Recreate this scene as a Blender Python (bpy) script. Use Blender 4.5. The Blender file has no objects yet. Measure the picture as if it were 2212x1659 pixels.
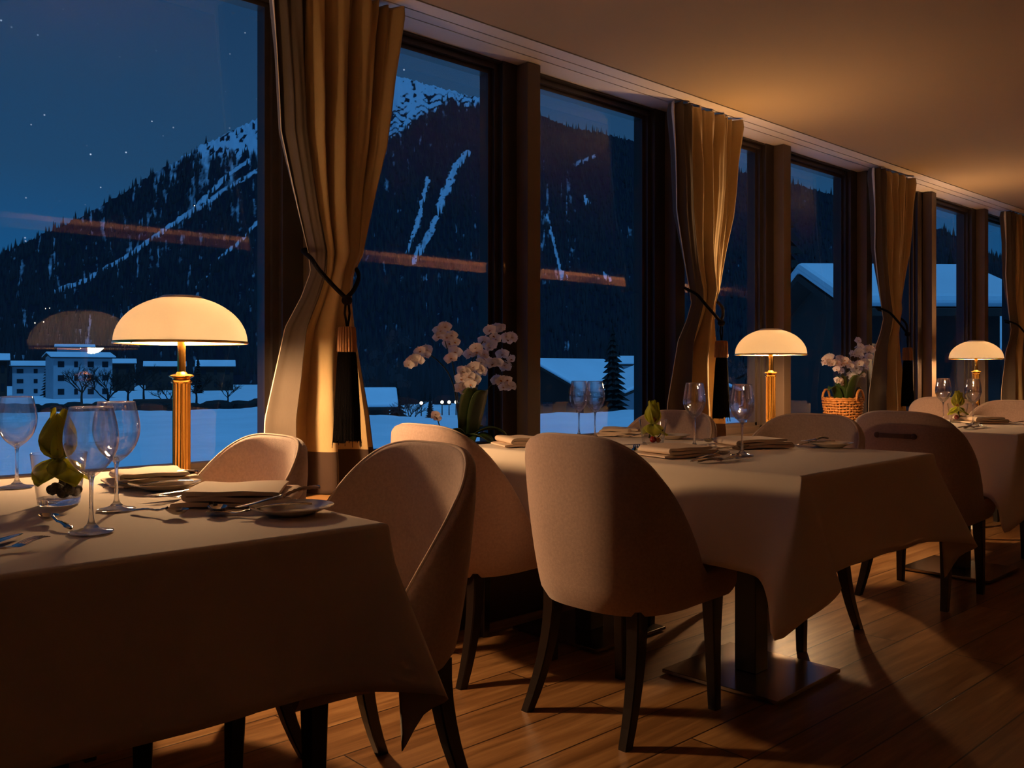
import bpy, bmesh, math, random
import numpy as np
from mathutils import Vector, Matrix
random.seed(7); RNG = np.random.RandomState(11)
PI = math.pi; TAU = 2*PI
sc = bpy.context.scene; COL = sc.collection
R = math.radians

# ------------------------------------------------------------------ materials
def new_mat(name):
    m = bpy.data.materials.new(name); m.use_nodes = True
    nt = m.node_tree; b = nt.nodes.get('Principled BSDF')
    return m, nt, b
def srgb(r, g, b):
    f = lambda c: ((c/255+.055)/1.055)**2.4 if c/255 > .04045 else c/255/12.92
    return (f(r), f(g), f(b), 1)
def N(nt, typ, **kw):
    n = nt.nodes.new(typ)
    for k, v in kw.items():
        if k.startswith('i_'):
            key = k[2:]; key = int(key) if key.isdigit() else key
            n.inputs[key].default_value = v
        else: setattr(n, k, v)
    return n
def simple(name, col, rough=.5, metal=0, bump=None, var=None, spec=None, sheen=0, coat=0):
    """bump=(scale,strength,dist)  var=(scale, amount)"""
    m, nt, b = new_mat(name)
    b.inputs['Base Color'].default_value = col
    b.inputs['Roughness'].default_value = rough
    b.inputs['Metallic'].default_value = metal
    if spec is not None: b.inputs['Specular IOR Level'].default_value = spec
    if sheen: b.inputs['Sheen Weight'].default_value = sheen
    if coat: b.inputs['Coat Weight'].default_value = coat
    tc = N(nt, 'ShaderNodeTexCoord')
    if var:
        no = N(nt, 'ShaderNodeTexNoise'); no.inputs['Scale'].default_value = var[0]; no.inputs['Detail'].default_value = 5
        nt.links.new(tc.outputs['Object'], no.inputs['Vector'])
        rp = N(nt, 'ShaderNodeValToRGB')
        a = var[1]
        rp.color_ramp.elements[0].color = (col[0]*(1-a), col[1]*(1-a), col[2]*(1-a), 1)
        rp.color_ramp.elements[1].color = (min(1, col[0]*(1+a)), min(1, col[1]*(1+a)), min(1, col[2]*(1+a)), 1)
        rp.color_ramp.elements[0].position = .3; rp.color_ramp.elements[1].position = .7
        nt.links.new(no.outputs['Fac'], rp.inputs[0]); nt.links.new(rp.outputs[0], b.inputs['Base Color'])
    if bump:
        nb = N(nt, 'ShaderNodeTexNoise'); nb.inputs['Scale'].default_value = bump[0]; nb.inputs['Detail'].default_value = 3
        nt.links.new(tc.outputs['Object'], nb.inputs['Vector'])
        bp = N(nt, 'ShaderNodeBump'); bp.inputs['Strength'].default_value = bump[1]; bp.inputs['Distance'].default_value = bump[2]
        nt.links.new(nb.outputs['Fac'], bp.inputs['Height']); nt.links.new(bp.outputs[0], b.inputs['Normal'])
    return m
M = {}
M['ceiling'] = simple('ceiling_plaster', srgb(172, 144, 106), .85, bump=(60, .05, .002))
M['track'] = simple('curtain_track_white', srgb(225, 208, 190), .55)
M['gap'] = simple('shadow_gap', srgb(60, 45, 32), .8)
M['frame'] = simple('window_frame_bronze', srgb(52, 43, 38), .32, .0, bump=(200, .05, .0005), coat=.15)
M['pillar'] = simple('pillar_painted_metal', srgb(92, 76, 62), .42, bump=(90, .06, .0008))
M['bench'] = simple('oak_sill', srgb(165, 122, 76), .4, bump=(40, .1, .001), var=(7, .15))
M['chair'] = simple('chair_wool', srgb(182, 156, 144), .9, bump=(420, .5, .0014), var=(130, .10), sheen=.35, spec=.25)
M['piping'] = simple('chair_piping', srgb(205, 182, 165), .85, bump=(500, .3, .001))
M['legs'] = simple('dark_stained_wood', srgb(26, 17, 13), .35, bump=(60, .1, .0006))
M['cloth'] = simple('linen_tablecloth', srgb(236, 222, 208), .8, bump=(600, .12, .0006), sheen=.15, spec=.3)
M['napkin'] = simple('linen_napkin', srgb(238, 216, 194), .8, bump=(700, .15, .0006), spec=.3)
M['steel'] = simple('polished_steel', srgb(190, 180, 170), .13, 1)
M['steel_plate'] = simple('brushed_steel_base', srgb(150, 140, 128), .2, 1, bump=(250, .04, .0005))
M['black_steel'] = simple('black_column', srgb(20, 16, 14), .35)
M['brass'] = simple('polished_brass', srgb(226, 172, 84), .22, 1)
M['china'] = simple('white_china', srgb(235, 225, 210), .12, coat=.5)
M['rope'] = simple('black_rope', srgb(12, 9, 8), .8, bump=(300, .8, .004), spec=.1)
M['tassel'] = simple('black_tassel_thread', srgb(7, 5, 5), .95, bump=(300, .8, .003), spec=.05)
M['tassel_head'] = simple('bronze_ribbed_wood', srgb(150, 104, 62), .35, .35)
M['leather'] = simple('brown_leather', srgb(92, 66, 50), .5, bump=(300, .3, .001))
M['petal'] = simple('white_petal', srgb(248, 242, 246), .55, var=(40, .06), sheen=.2)
M['petal_green'] = simple('green_petal', srgb(214, 218, 96), .5, var=(30, .2))
def add_translucent(m, col, fac):
    nt = m.node_tree; b = nt.nodes['Principled BSDF']; t = N(nt, 'ShaderNodeBsdfTranslucent'); t.inputs[0].default_value = col
    mx = N(nt, 'ShaderNodeMixShader'); mx.inputs[0].default_value = fac
    nt.links.new(b.outputs[0], mx.inputs[1]); nt.links.new(t.outputs[0], mx.inputs[2]); nt.links.new(mx.outputs[0], nt.nodes['Material Output'].inputs[0])
add_translucent(M['petal_green'], srgb(232, 232, 96), .6)
add_translucent(M['petal'], srgb(245, 238, 238), .25)
M['lip'] = simple('orchid_lip', srgb(190, 120, 60), .5)
M['stem'] = simple('orchid_stem', srgb(58, 66, 28), .5)
M['leaf'] = simple('orchid_leaf', srgb(42, 62, 26), .4, var=(12, .25))
M['soil'] = simple('dark_moss', srgb(66, 54, 34), .9, bump=(80, 1, .01), var=(60, .5))
M['pot'] = simple('dark_ceramic', srgb(46, 34, 28), .35)
M['wicker'] = simple('wicker', srgb(176, 118, 60), .55, bump=(200, .4, .002), var=(60, .25))
M['berry'] = simple('red_berry', srgb(150, 26, 22), .25)
M['peach'] = simple('peach_berry', srgb(214, 130, 84), .3)
M['snow'] = simple('snow', (.80, .86, .93, 1), .75, var=(.15, .06), bump=(.6, .5, .25))
M['wall_white'] = simple('rendered_facade', srgb(170, 176, 186), .85, var=(.6, .06))
M['wall_dark'] = simple('dark_timber_facade', srgb(58, 40, 34), .8, var=(1, .2))
M['win_dark'] = simple('dark_house_window', srgb(16, 18, 26), .25)
M['conifer'] = simple('conifer_needles', srgb(22, 26, 26), .9, var=(.5, .3))
M['forest'] = simple('forest_needles', srgb(26, 28, 36), .95, var=(.02, .3))
M['trunk'] = simple('bark', srgb(36, 28, 24), .9)
M['wallpaint'] = simple('room_wall', srgb(112, 88, 66), .8, bump=(40, .1, .001))
M['panel'] = simple('walnut_panel', srgb(70, 42, 26), .4, bump=(30, .1, .001))
M['painting'] = simple('art_canvas', srgb(170, 130, 110), .7, var=(3, .4))

def opal():
    m, nt, b = new_mat('opal_glass')
    out = nt.nodes['Material Output']
    b.inputs['Base Color'].default_value = srgb(252, 246, 234)
    b.inputs['Roughness'].default_value = .25
    tr = N(nt, 'ShaderNodeBsdfTranslucent'); tr.inputs[0].default_value = (1, .97, .88, 1)
    mx = N(nt, 'ShaderNodeMixShader'); mx.inputs[0].default_value = OPAL
    nt.links.new(b.outputs[0], mx.inputs[1]); nt.links.new(tr.outputs[0], mx.inputs[2]); nt.links.new(mx.outputs[0], out.inputs[0])
    return m
OPAL = .58
M['opal'] = opal()
def emis(name, col, s):
    m = bpy.data.materials.new(name); m.use_nodes = True; nt = m.node_tree
    nt.nodes.remove(nt.nodes['Principled BSDF'])
    e = N(nt, 'ShaderNodeEmission'); e.inputs[0].default_value = col; e.inputs[1].default_value = s
    nt.links.new(e.outputs[0], nt.nodes['Material Output'].inputs[0]); return m
M['bulb_far'] = emis('distant_lamp_glow', (1, .85, .6, 1), 2.5)
M['sconce'] = emis('sconce_glow', (1, .6, .3, 1), 1.2)
def thin_glass(name, ior, tint):
    m = bpy.data.materials.new(name); m.use_nodes = True; nt = m.node_tree
    nt.nodes.remove(nt.nodes['Principled BSDF'])
    tr = N(nt, 'ShaderNodeBsdfTransparent'); tr.inputs[0].default_value = tint
    gl = N(nt, 'ShaderNodeBsdfGlossy'); gl.inputs['Roughness'].default_value = 0.01
    fr = N(nt, 'ShaderNodeFresnel'); fr.inputs[0].default_value = ior
    ge = N(nt, 'ShaderNodeNewGeometry')
    inv = N(nt, 'ShaderNodeMath', operation='SUBTRACT'); inv.inputs[0].default_value = 1
    mu = N(nt, 'ShaderNodeMath', operation='MULTIPLY')
    nt.links.new(ge.outputs['Backfacing'], inv.inputs[1])
    nt.links.new(fr.outputs[0], mu.inputs[0]); nt.links.new(inv.outputs[0], mu.inputs[1])
    mx = N(nt, 'ShaderNodeMixShader')
    nt.links.new(mu.outputs[0], mx.inputs[0]); nt.links.new(tr.outputs[0], mx.inputs[1]); nt.links.new(gl.outputs[0], mx.inputs[2])
    nt.links.new(mx.outputs[0], nt.nodes['Material Output'].inputs[0]); return m
M['pane'] = thin_glass('window_glass', 1.62, (.97, .98, 1, 1))
def bowl_glass(solid, nm):
    m = bpy.data.materials.new(nm); m.use_nodes = True; nt = m.node_tree
    nt.nodes.remove(nt.nodes['Principled BSDF'])
    lw = N(nt, 'ShaderNodeLayerWeight'); lw.inputs[0].default_value = .5
    p = N(nt, 'ShaderNodeMath', operation='POWER'); p.inputs[1].default_value = 3.2; nt.links.new(lw.outputs['Facing'], p.inputs[0])
    a = N(nt, 'ShaderNodeMath', operation='MULTIPLY_ADD'); a.inputs[1].default_value = .95; a.inputs[2].default_value = .022; nt.links.new(p.outputs[0], a.inputs[0])
    tr = N(nt, 'ShaderNodeBsdfTransparent'); gl = N(nt, 'ShaderNodeBsdfGlossy'); gl.inputs['Roughness'].default_value = .02
    p2 = N(nt, 'ShaderNodeMath', operation='POWER'); p2.inputs[1].default_value = 3; nt.links.new(lw.outputs['Facing'], p2.inputs[0])
    mc = N(nt, 'ShaderNodeMixRGB'); mc.inputs[1].default_value = (.99, .99, .99, 1); mc.inputs[2].default_value = (.72, .71, .70, 1)
    nt.links.new(p2.outputs[0], mc.inputs[0]); nt.links.new(mc.outputs[0], tr.inputs[0])
    mx = N(nt, 'ShaderNodeMixShader'); nt.links.new(a.outputs[0], mx.inputs[0]); nt.links.new(tr.outputs[0], mx.inputs[1]); nt.links.new(gl.outputs[0], mx.inputs[2])
    rg = N(nt, 'ShaderNodeBsdfGlass'); rg.inputs['Roughness'].default_value = 0; rg.inputs['IOR'].default_value = 1.46
    m2 = N(nt, 'ShaderNodeMixShader'); m2.inputs[0].default_value = solid
    nt.links.new(mx.outputs[0], m2.inputs[1]); nt.links.new(rg.outputs[0], m2.inputs[2])
    nt.links.new(m2.outputs[0], nt.nodes['Material Output'].inputs[0]); return m
M['bowl'] = bowl_glass(.15, 'thin_crystal')
M['bowl_slim'] = bowl_glass(.30, 'slim_crystal')
M['tumbler'] = bowl_glass(0, 'tumbler_glass')
def solid_glass():
    m, nt, b = new_mat('crystal')
    b.inputs['Transmission Weight'].default_value = 1; b.inputs['Roughness'].default_value = 0.0
    b.inputs['IOR'].default_value = 1.5; b.inputs['Base Color'].default_value = (.98, .98, .98, 1)
    tr = N(nt, 'ShaderNodeBsdfTransparent')
    mx = N(nt, 'ShaderNodeMixShader'); mx.inputs[0].default_value = .3
    nt.links.new(b.outputs[0], mx.inputs[1]); nt.links.new(tr.outputs[0], mx.inputs[2])
    nt.links.new(mx.outputs[0], nt.nodes['Material Output'].inputs[0])
    return m
M['crystal'] = solid_glass()

def wood_floor():
    m, nt, b = new_mat('oak_plank_floor')
    tc = N(nt, 'ShaderNodeTexCoord')
    br = N(nt, 'ShaderNodeTexBrick')
    br.offset = .37; br.inputs['Scale'].default_value = 1; br.inputs['Brick Width'].default_value = 2.1; br.inputs['Row Height'].default_value = .19
    br.inputs['Mortar Size'].default_value = .0028; br.inputs['Mortar Smooth'].default_value = .2
    br.inputs['Color1'].default_value = (0, 0, 0, 1); br.inputs['Color2'].default_value = (1, 1, 1, 1); br.inputs['Mortar'].default_value = (.5, .5, .5, 1)
    nt.links.new(tc.outputs['Object'], br.inputs['Vector'])
    mp = N(nt, 'ShaderNodeMapping'); mp.inputs['Scale'].default_value = (1.6, 22, 1)
    nt.links.new(tc.outputs['Object'], mp.inputs[0])
    # shift the grain from plank to plank
    ad = N(nt, 'ShaderNodeVectorMath', operation='ADD')
    sc_ = N(nt, 'ShaderNodeVectorMath', operation='SCALE'); sc_.inputs['Scale'].default_value = 7
    nt.links.new(br.outputs['Color'], sc_.inputs[0]); nt.links.new(mp.outputs[0], ad.inputs[0]); nt.links.new(sc_.outputs[0], ad.inputs[1])
    g = N(nt, 'ShaderNodeTexNoise'); g.inputs['Scale'].default_value = 1.3; g.inputs['Detail'].default_value = 8; g.inputs['Roughness'].default_value = .62; g.inputs['Distortion'].default_value = .5
    nt.links.new(ad.outputs[0], g.inputs['Vector'])
    rp = N(nt, 'ShaderNodeValToRGB')
    e = rp.color_ramp.elements
    e[0].position = .25; e[0].color = srgb(98, 68, 40); e[1].position = .75; e[1].color = srgb(186, 146, 98)
    k = rp.color_ramp.elements.new(.5); k.color = srgb(148, 108, 68)
    nt.links.new(g.outputs['Fac'], rp.inputs[0])
    pl = N(nt, 'ShaderNodeMixRGB', blend_type='MULTIPLY'); pl.inputs[0].default_value = .55
    r2 = N(nt, 'ShaderNodeValToRGB'); r2.color_ramp.elements[0].color = (.5, .42, .36, 1); r2.color_ramp.elements[1].color = (1, .98, .95, 1)
    nt.links.new(br.outputs['Color'], r2.inputs[0]); nt.links.new(rp.outputs[0], pl.inputs[1]); nt.links.new(r2.outputs[0], pl.inputs[2])
    # knots
    mk = N(nt, 'ShaderNodeMapping'); mk.inputs['Scale'].default_value = (1.6, 5.2, 1); nt.links.new(tc.outputs['Object'], mk.inputs[0])
    vo = N(nt, 'ShaderNodeTexVoronoi'); vo.inputs['Scale'].default_value = 1.0; nt.links.new(mk.outputs[0], vo.inputs['Vector'])
    kr = N(nt, 'ShaderNodeMapRange'); kr.inputs[1].default_value = .03; kr.inputs[2].default_value = .09; nt.links.new(vo.outputs['Distance'], kr.inputs[0])
    km = N(nt, 'ShaderNodeMixRGB', blend_type='MIX'); km.inputs[1].default_value = srgb(58, 34, 20)
    nt.links.new(kr.outputs[0], km.inputs[0]); nt.links.new(pl.outputs[0], km.inputs[2])
    # joints
    jm = N(nt, 'ShaderNodeMixRGB', blend_type='MIX'); jm.inputs[2].default_value = srgb(44, 26, 16)
    nt.links.new(br.outputs['Fac'], jm.inputs[0]); nt.links.new(km.outputs[0], jm.inputs[1])
    nt.links.new(jm.outputs[0], b.inputs['Base Color'])
    rr = N(nt, 'ShaderNodeMapRange'); rr.inputs[3].default_value = .24; rr.inputs[4].default_value = .42
    nt.links.new(g.outputs['Fac'], rr.inputs[0]); nt.links.new(rr.outputs[0], b.inputs['Roughness'])
    bp = N(nt, 'ShaderNodeBump'); bp.inputs['Strength'].default_value = .35; bp.inputs['Distance'].default_value = .002
    s1 = N(nt, 'ShaderNodeMath', operation='SUBTRACT'); nt.links.new(g.outputs['Fac'], s1.inputs[0]); nt.links.new(br.outputs['Fac'], s1.inputs[1])
    nt.links.new(s1.outputs[0], bp.inputs['Height']); nt.links.new(bp.outputs[0], b.inputs['Normal'])
    return m
M['floor'] = wood_floor()

def fabric(name, col, dark=.12):
    m, nt, b = new_mat(name)
    tc = N(nt, 'ShaderNodeTexCoord')
    mp = N(nt, 'ShaderNodeMapping'); mp.inputs['Scale'].default_value = (500, 500, 40); nt.links.new(tc.outputs['Object'], mp.inputs[0])
    n1 = N(nt, 'ShaderNodeTexNoise'); n1.inputs['Scale'].default_value = 1; nt.links.new(mp.outputs[0], n1.inputs['Vector'])
    rp = N(nt, 'ShaderNodeValToRGB'); rp.color_ramp.elements[0].color = tuple(c*(1-dark) for c in col[:3])+(1,); rp.color_ramp.elements[1].color = tuple(min(1, c*(1+dark*.5)) for c in col[:3])+(1,)
    nt.links.new(n1.outputs['Fac'], rp.inputs[0]); nt.links.new(rp.outputs[0], b.inputs['Base Color'])
    b.inputs['Roughness'].default_value = .75; b.inputs['Sheen Weight'].default_value = .2; b.inputs['Specular IOR Level'].default_value = .3
    bp = N(nt, 'ShaderNodeBump'); bp.inputs['Strength'].default_value = .2; bp.inputs['Distance'].default_value = .0008
    nt.links.new(n1.outputs['Fac'], bp.inputs['Height']); nt.links.new(bp.outputs[0], b.inputs['Normal'])
    return m
M['cur_cream'] = fabric('curtain_cream', srgb(180, 154, 110))
M['cur_taupe'] = fabric('curtain_taupe_border', srgb(86, 75, 65))
M['cur_edge'] = fabric('curtain_white_edge', srgb(236, 222, 200), .05)
M['cur_hem'] = fabric('curtain_dark_hem', srgb(60, 42, 32))

def mountain_mat():
    m, nt, b = new_mat('mountain_snow_and_forest')
    at = N(nt, 'ShaderNodeAttribute', attribute_name='snow')
    tc = N(nt, 'ShaderNodeTexCoord')
    no = N(nt, 'ShaderNodeTexNoise'); no.inputs['Scale'].default_value = .02; no.inputs['Detail'].default_value = 7; no.inputs['Roughness'].default_value = .7
    nt.links.new(tc.outputs['Object'], no.inputs['Vector'])
    a1 = N(nt, 'ShaderNodeMath', operation='MULTIPLY_ADD'); a1.inputs[1].default_value = .5; a1.inputs[2].default_value = -.25
    nt.links.new(no.outputs['Fac'], a1.inputs[0])
    a2 = N(nt, 'ShaderNodeMath', operation='ADD'); nt.links.new(a1.outputs[0], a2.inputs[0]); nt.links.new(at.outputs['Fac'], a2.inputs[1])
    rp = N(nt, 'ShaderNodeValToRGB')
    rp.color_ramp.elements[0].position = .32; rp.color_ramp.elements[0].color = (.014, .016, .026, 1)
    rp.color_ramp.elements[1].position = .62; rp.color_ramp.elements[1].color = (.42, .50, .60, 1)
    nt.links.new(a2.outputs[0], rp.inputs[0]); nt.links.new(rp.outputs[0], b.inputs['Base Color'])
    b.inputs['Roughness'].default_value = .9; b.inputs['Specular IOR Level'].default_value = .1
    return m
M['mountain'] = mountain_mat()

# ------------------------------------------------------------------ helpers
def link(o, parent=None):
    COL.objects.link(o)
    if parent is not None: o.parent = parent
    return o
def mesh_obj(name, verts, faces, mat, parent=None, smooth=False, mats=None, midx=None, loc=None):
    me = bpy.data.meshes.new(name); me.from_pydata([tuple(v) for v in verts], [], [tuple(f) for f in faces]); me.update()
    for m in (mats or [mat]): me.materials.append(m)
    if midx is not None: me.polygons.foreach_set('material_index', midx)
    if smooth: me.polygons.foreach_set('use_smooth', [True]*len(me.polygons))
    o = bpy.data.objects.new(name, me)
    if loc: o.location = loc
    return link(o, parent)
class MB:
    """collects shapes into one mesh"""
    def __init__(s): s.v = []; s.f = []
    def add(s, v, f):
        n = len(s.v); s.v += [tuple(p) for p in v]; s.f += [tuple(i+n for i in q) for q in f]; return s
    def box(s, x0, x1, y0, y1, z0, z1, bev=0):
        if bev <= 0:
            v = [(x, y, z) for z in (z0, z1) for y in (y0, y1) for x in (x0, x1)]
            return s.add(v, [(0, 2, 3, 1), (4, 5, 7, 6), (0, 1, 5, 4), (2, 6, 7, 3), (0, 4, 6, 2), (1, 3, 7, 5)])
        bm = bmesh.new(); bmesh.ops.create_cube(bm, size=1)
        for q in bm.verts: q.co = Vector(((x0+x1)/2+q.co.x*(x1-x0), (y0+y1)/2+q.co.y*(y1-y0), (z0+z1)/2+q.co.z*(z1-z0)))
        bmesh.ops.bevel(bm, geom=bm.edges[:], offset=bev, segments=2, affect='EDGES', profile=.6)
        bm.verts.index_update(); v = [q.co[:] for q in bm.verts]; f = [[q.index for q in p.verts] for p in bm.faces]; bm.free()
        return s.add(v, f)
    def lathe(s, prof, n=32, cx=0, cy=0, cz=0, ribs=None, close=False):
        v = []; f = []; m = len(prof)
        for i in range(n):
            a = TAU*i/n; c, t = math.cos(a), math.sin(a)
            for j, (r, z) in enumerate(prof):
                k = 1
                if ribs and ribs[0] <= j <= ribs[1]: k = 1 + ribs[3]*math.cos(a*ribs[2])
                v.append((cx+r*k*c, cy+r*k*t, cz+z))
        for i in range(n):
            i2 = (i+1) % n
            rng = m if close else m-1
            for j in range(rng):
                j2 = (j+1) % m
                f.append((i*m+j, i2*m+j, i2*m+j2, i*m+j2))
        return s.add(v, f)
    def tube(s, pts, rad, n=8, cap=True, closed=False):
        P = [Vector(p) for p in pts]; L = len(P)
        rads = rad if isinstance(rad, (list, tuple)) else [rad]*L
        v = []; f = []; up = Vector((0, 0, 1)); prev = None
        for i, p in enumerate(P):
            if closed: d = P[(i+1) % L]-P[i-1]
            else: d = P[min(i+1, L-1)]-P[max(i-1, 0)]
            d.normalize()
            if prev is None:
                a = d.cross(up)
                if a.length < .05: a = d.cross(Vector((1, 0, 0)))
            else: a = prev-d*prev.dot(d)
            a.normalize(); prev = a; b = d.cross(a)
            for k in range(n):
                t = TAU*k/n; v.append(p+(a*math.cos(t)+b*math.sin(t))*rads[i])
        for i in range(L if closed else L-1):
            i2 = (i+1) % L
            for k in range(n): f.append((i*n+k, i*n+(k+1) % n, i2*n+(k+1) % n, i2*n+k))
        if cap and not closed: f.append(tuple(range(n))[::-1]); f.append(tuple((L-1)*n+k for k in range(n)))
        return s.add(v, f)
    def xf(s, mat):
        s.v = [tuple(mat @ Vector(p)) for p in s.v]; return s
    def obj(s, name, mat, parent=None, smooth=False, loc=None):
        o = mesh_obj(name, s.v, s.f, mat, parent, smooth, loc=loc)
        return o
def fix_normals(o):
    bm = bmesh.new(); bm.from_mesh(o.data); bmesh.ops.recalc_face_normals(bm, faces=bm.faces[:]); bm.to_mesh(o.data); bm.free(); return o
def autosmooth(o, ang=35):
    bm = bmesh.new(); bm.from_mesh(o.data)
    bmesh.ops.recalc_face_normals(bm, faces=bm.faces[:])
    for f in bm.faces: f.smooth = True
    for e in bm.edges:
        if len(e.link_faces) == 2 and e.calc_face_angle(0) > R(ang): e.smooth = False
    bm.to_mesh(o.data); bm.free(); return o
def tag(o, label=None, cat=None, group=None, kind=None):
    if label: o['label'] = label
    if cat: o['category'] = cat
    if group: o['group'] = group
    if kind: o['kind'] = kind
    return o
def thing(name, label, cat, loc=(0, 0, 0), rz=0, group=None):
    o = bpy.data.objects.new(name, None); o.empty_display_size = .05; COL.objects.link(o)
    o.location = loc; o.rotation_euler = (0, 0, rz); return tag(o, label, cat, group)
KIDS = {}
def kids(o): return [c for c in bpy.data.objects if c.parent == o]
def copy_tree(o, parent=None, cache={}):
    c = o.copy(); COL.objects.link(c)
    if parent is not None: c.parent = parent
    for ch in kids(o): copy_tree(ch, c)
    return c
USED = set()
def place(proto, loc, rz, label, group=None, scale=None, rot=None):
    o = proto if proto.name not in USED else copy_tree(proto)
    USED.add(proto.name)
    o.location = loc; o.rotation_euler = rot if rot else (0, 0, rz)
    if scale: o.scale = (scale,)*3 if not isinstance(scale, tuple) else scale
    o['label'] = label
    if group: o['group'] = group
    return o
def lerp(a, b, t): return a+(b-a)*t
def interp(x, xs, ys): return float(np.interp(x, xs, ys))
def smoothline(pts, n=4):
    """Catmull-Rom"""
    P = [Vector(p) for p in pts]; out = []
    for i in range(len(P)-1):
        p0, p1, p2, p3 = P[max(i-1, 0)], P[i], P[i+1], P[min(i+2, len(P)-1)]
        for k in range(n):
            t = k/n
            out.append(.5*((2*p1)+(p2-p0)*t+(2*p0-5*p1+4*p2-p3)*t*t+(3*p1-p0-3*p2+p3)*t**3))
    out.append(P[-1]); return out

# ------------------------------------------------------------------ room shell
CEIL = 2.56; X0, X1, Y0, YW = -2.6, 15.5, -3.37, 3.42
def struct(o): o['kind'] = 'structure'; return o
struct(MB().box(X0-.2, X1+.2, Y0-.2, YW+.1, -.25, 0).obj('floor', M['floor']))
struct(MB().box(X0-.2, X1+.2, Y0-.2, 2.985, CEIL, CEIL+.3).obj('ceiling', M['ceiling']))
# curtain track board flush below the slab, with two grooves
tb = MB()
for a, b in ((2.999, 3.083), (3.091, 3.158), (3.166, 3.345)):
    tb.box(X0, X1, a, b, CEIL+.001, CEIL+.04)
struct(tb.obj('trim_1', M['track']))
struct(MB().box(X0-.2, X1+.2, 2.985, YW+.03, CEIL+.04, CEIL+.3).obj('trim_2', M['gap']))
struct(MB().box(X0-.2, X1+.2, Y0-.2, Y0, 0, CEIL).obj('wall_back', M['wallpaint']))
struct(MB().box(X0-.2, X0, Y0, YW+.1, 0, CEIL).obj('wall_left', M['wallpaint']))
struct(MB().box(X1, X1+.2, Y0, YW+.1, 0, CEIL).obj('wall_right', M['wallpaint']))
# wainscot and lintel band of the far wall, seen mirrored in the panes
struct(MB().box(X0, X1, Y0, Y0+.05, 0, 2.05).obj('trim_3', M['panel']))
# parapet under the windows
PB = .68; PT = 2.50; YP = 3.36
struct(MB().box(X0, X1, 3.30, YW+.1, 0, PB-.075).obj('wall_window', M['frame']))
mods = [1.747+1.2*k for k in range(0, 12)]
edges = [(-2.2, 1.747)] + [(mods[k]+.35, mods[k+1]) for k in range(11)]
for i, (xa, xb) in enumerate(edges):
    root = bpy.data.objects.new('window_%d' % (i+1), None); COL.objects.link(root); root['kind'] = 'structure'
    root.location = ((xa+xb)/2, YP, PB)
    cx = (xa+xb)/2
    f = MB()
    x0, x1 = xa-cx, xb-cx
    # outer casing and stepped sash on each side, head and foot
    for (w0, w1, y0, y1) in ((0, .022, -.012, .05), (.022, .05, -.035, .05)):
        f.box(x0-w1, x0-w0, y0, y1, -w0-.02, PT-PB+w0)
        f.box(x1+w0, x1+w1, y0, y1, -w0-.02, PT-PB+w0)
        f.box(x0-w1, x1+w1, y0, y1, PT-PB+w0, PT-PB+w1)
        f.box(x0-w1, x1+w1, y0, y1, -w1-.02, -w0)
    f.obj('frame', M['frame'], root)
    MB().box(x0-.01, x1+.01, -.005, .001, -.01, PT-PB+.01).obj('pane', M['pane'], root)
# mullion casings and projecting pillars
n = 4
for k in range(12):
    xl = mods[k]+.05; xr = mods[k]+.30
    mb = MB().box(xl, xr, 3.295, 3.44, PB-.07, CEIL+.02, .004)
    struct(mb.obj('trim_%d' % n, M['frame'])); n += 1
    c = (xl+xr)/2+.013
    mb = MB().box(c-.045, c+.045, 3.215, 3.294, PB-.07, CEIL-.002, .003)
    struct(mb.obj('trim_%d' % n, M['pillar'])); n += 1
struct(MB().box(X0, X1, 3.30, YW+.02, PT+.05, CEIL).obj('trim_%d' % n, M['frame'])); n += 1
struct(MB().box(X0, X1, 3.285, 3.30, PB-.09, PB-.065).box(X0, X1, 3.26, 3.30, .55, .575).obj('trim_%d' % n, M['frame'])); n += 1
# oak window bench (boards running along the windows)
root = thing('window_bench', 'long low oak ledge running under the windows, carrying lamps and curtains', 'window ledge', (6, 2.74, 0))
b = MB()
for a, c in ((0, .178), (.18, .358), (.36, .555)): b.box(X0-6, X1-6, a, c, .51, .55, .002)
b.obj('seat_boards', M['bench'], root)
MB().box(X0-6, X1-6, .03, .055, 0, .51).obj('front_panel', M['panel'], root)

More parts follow.
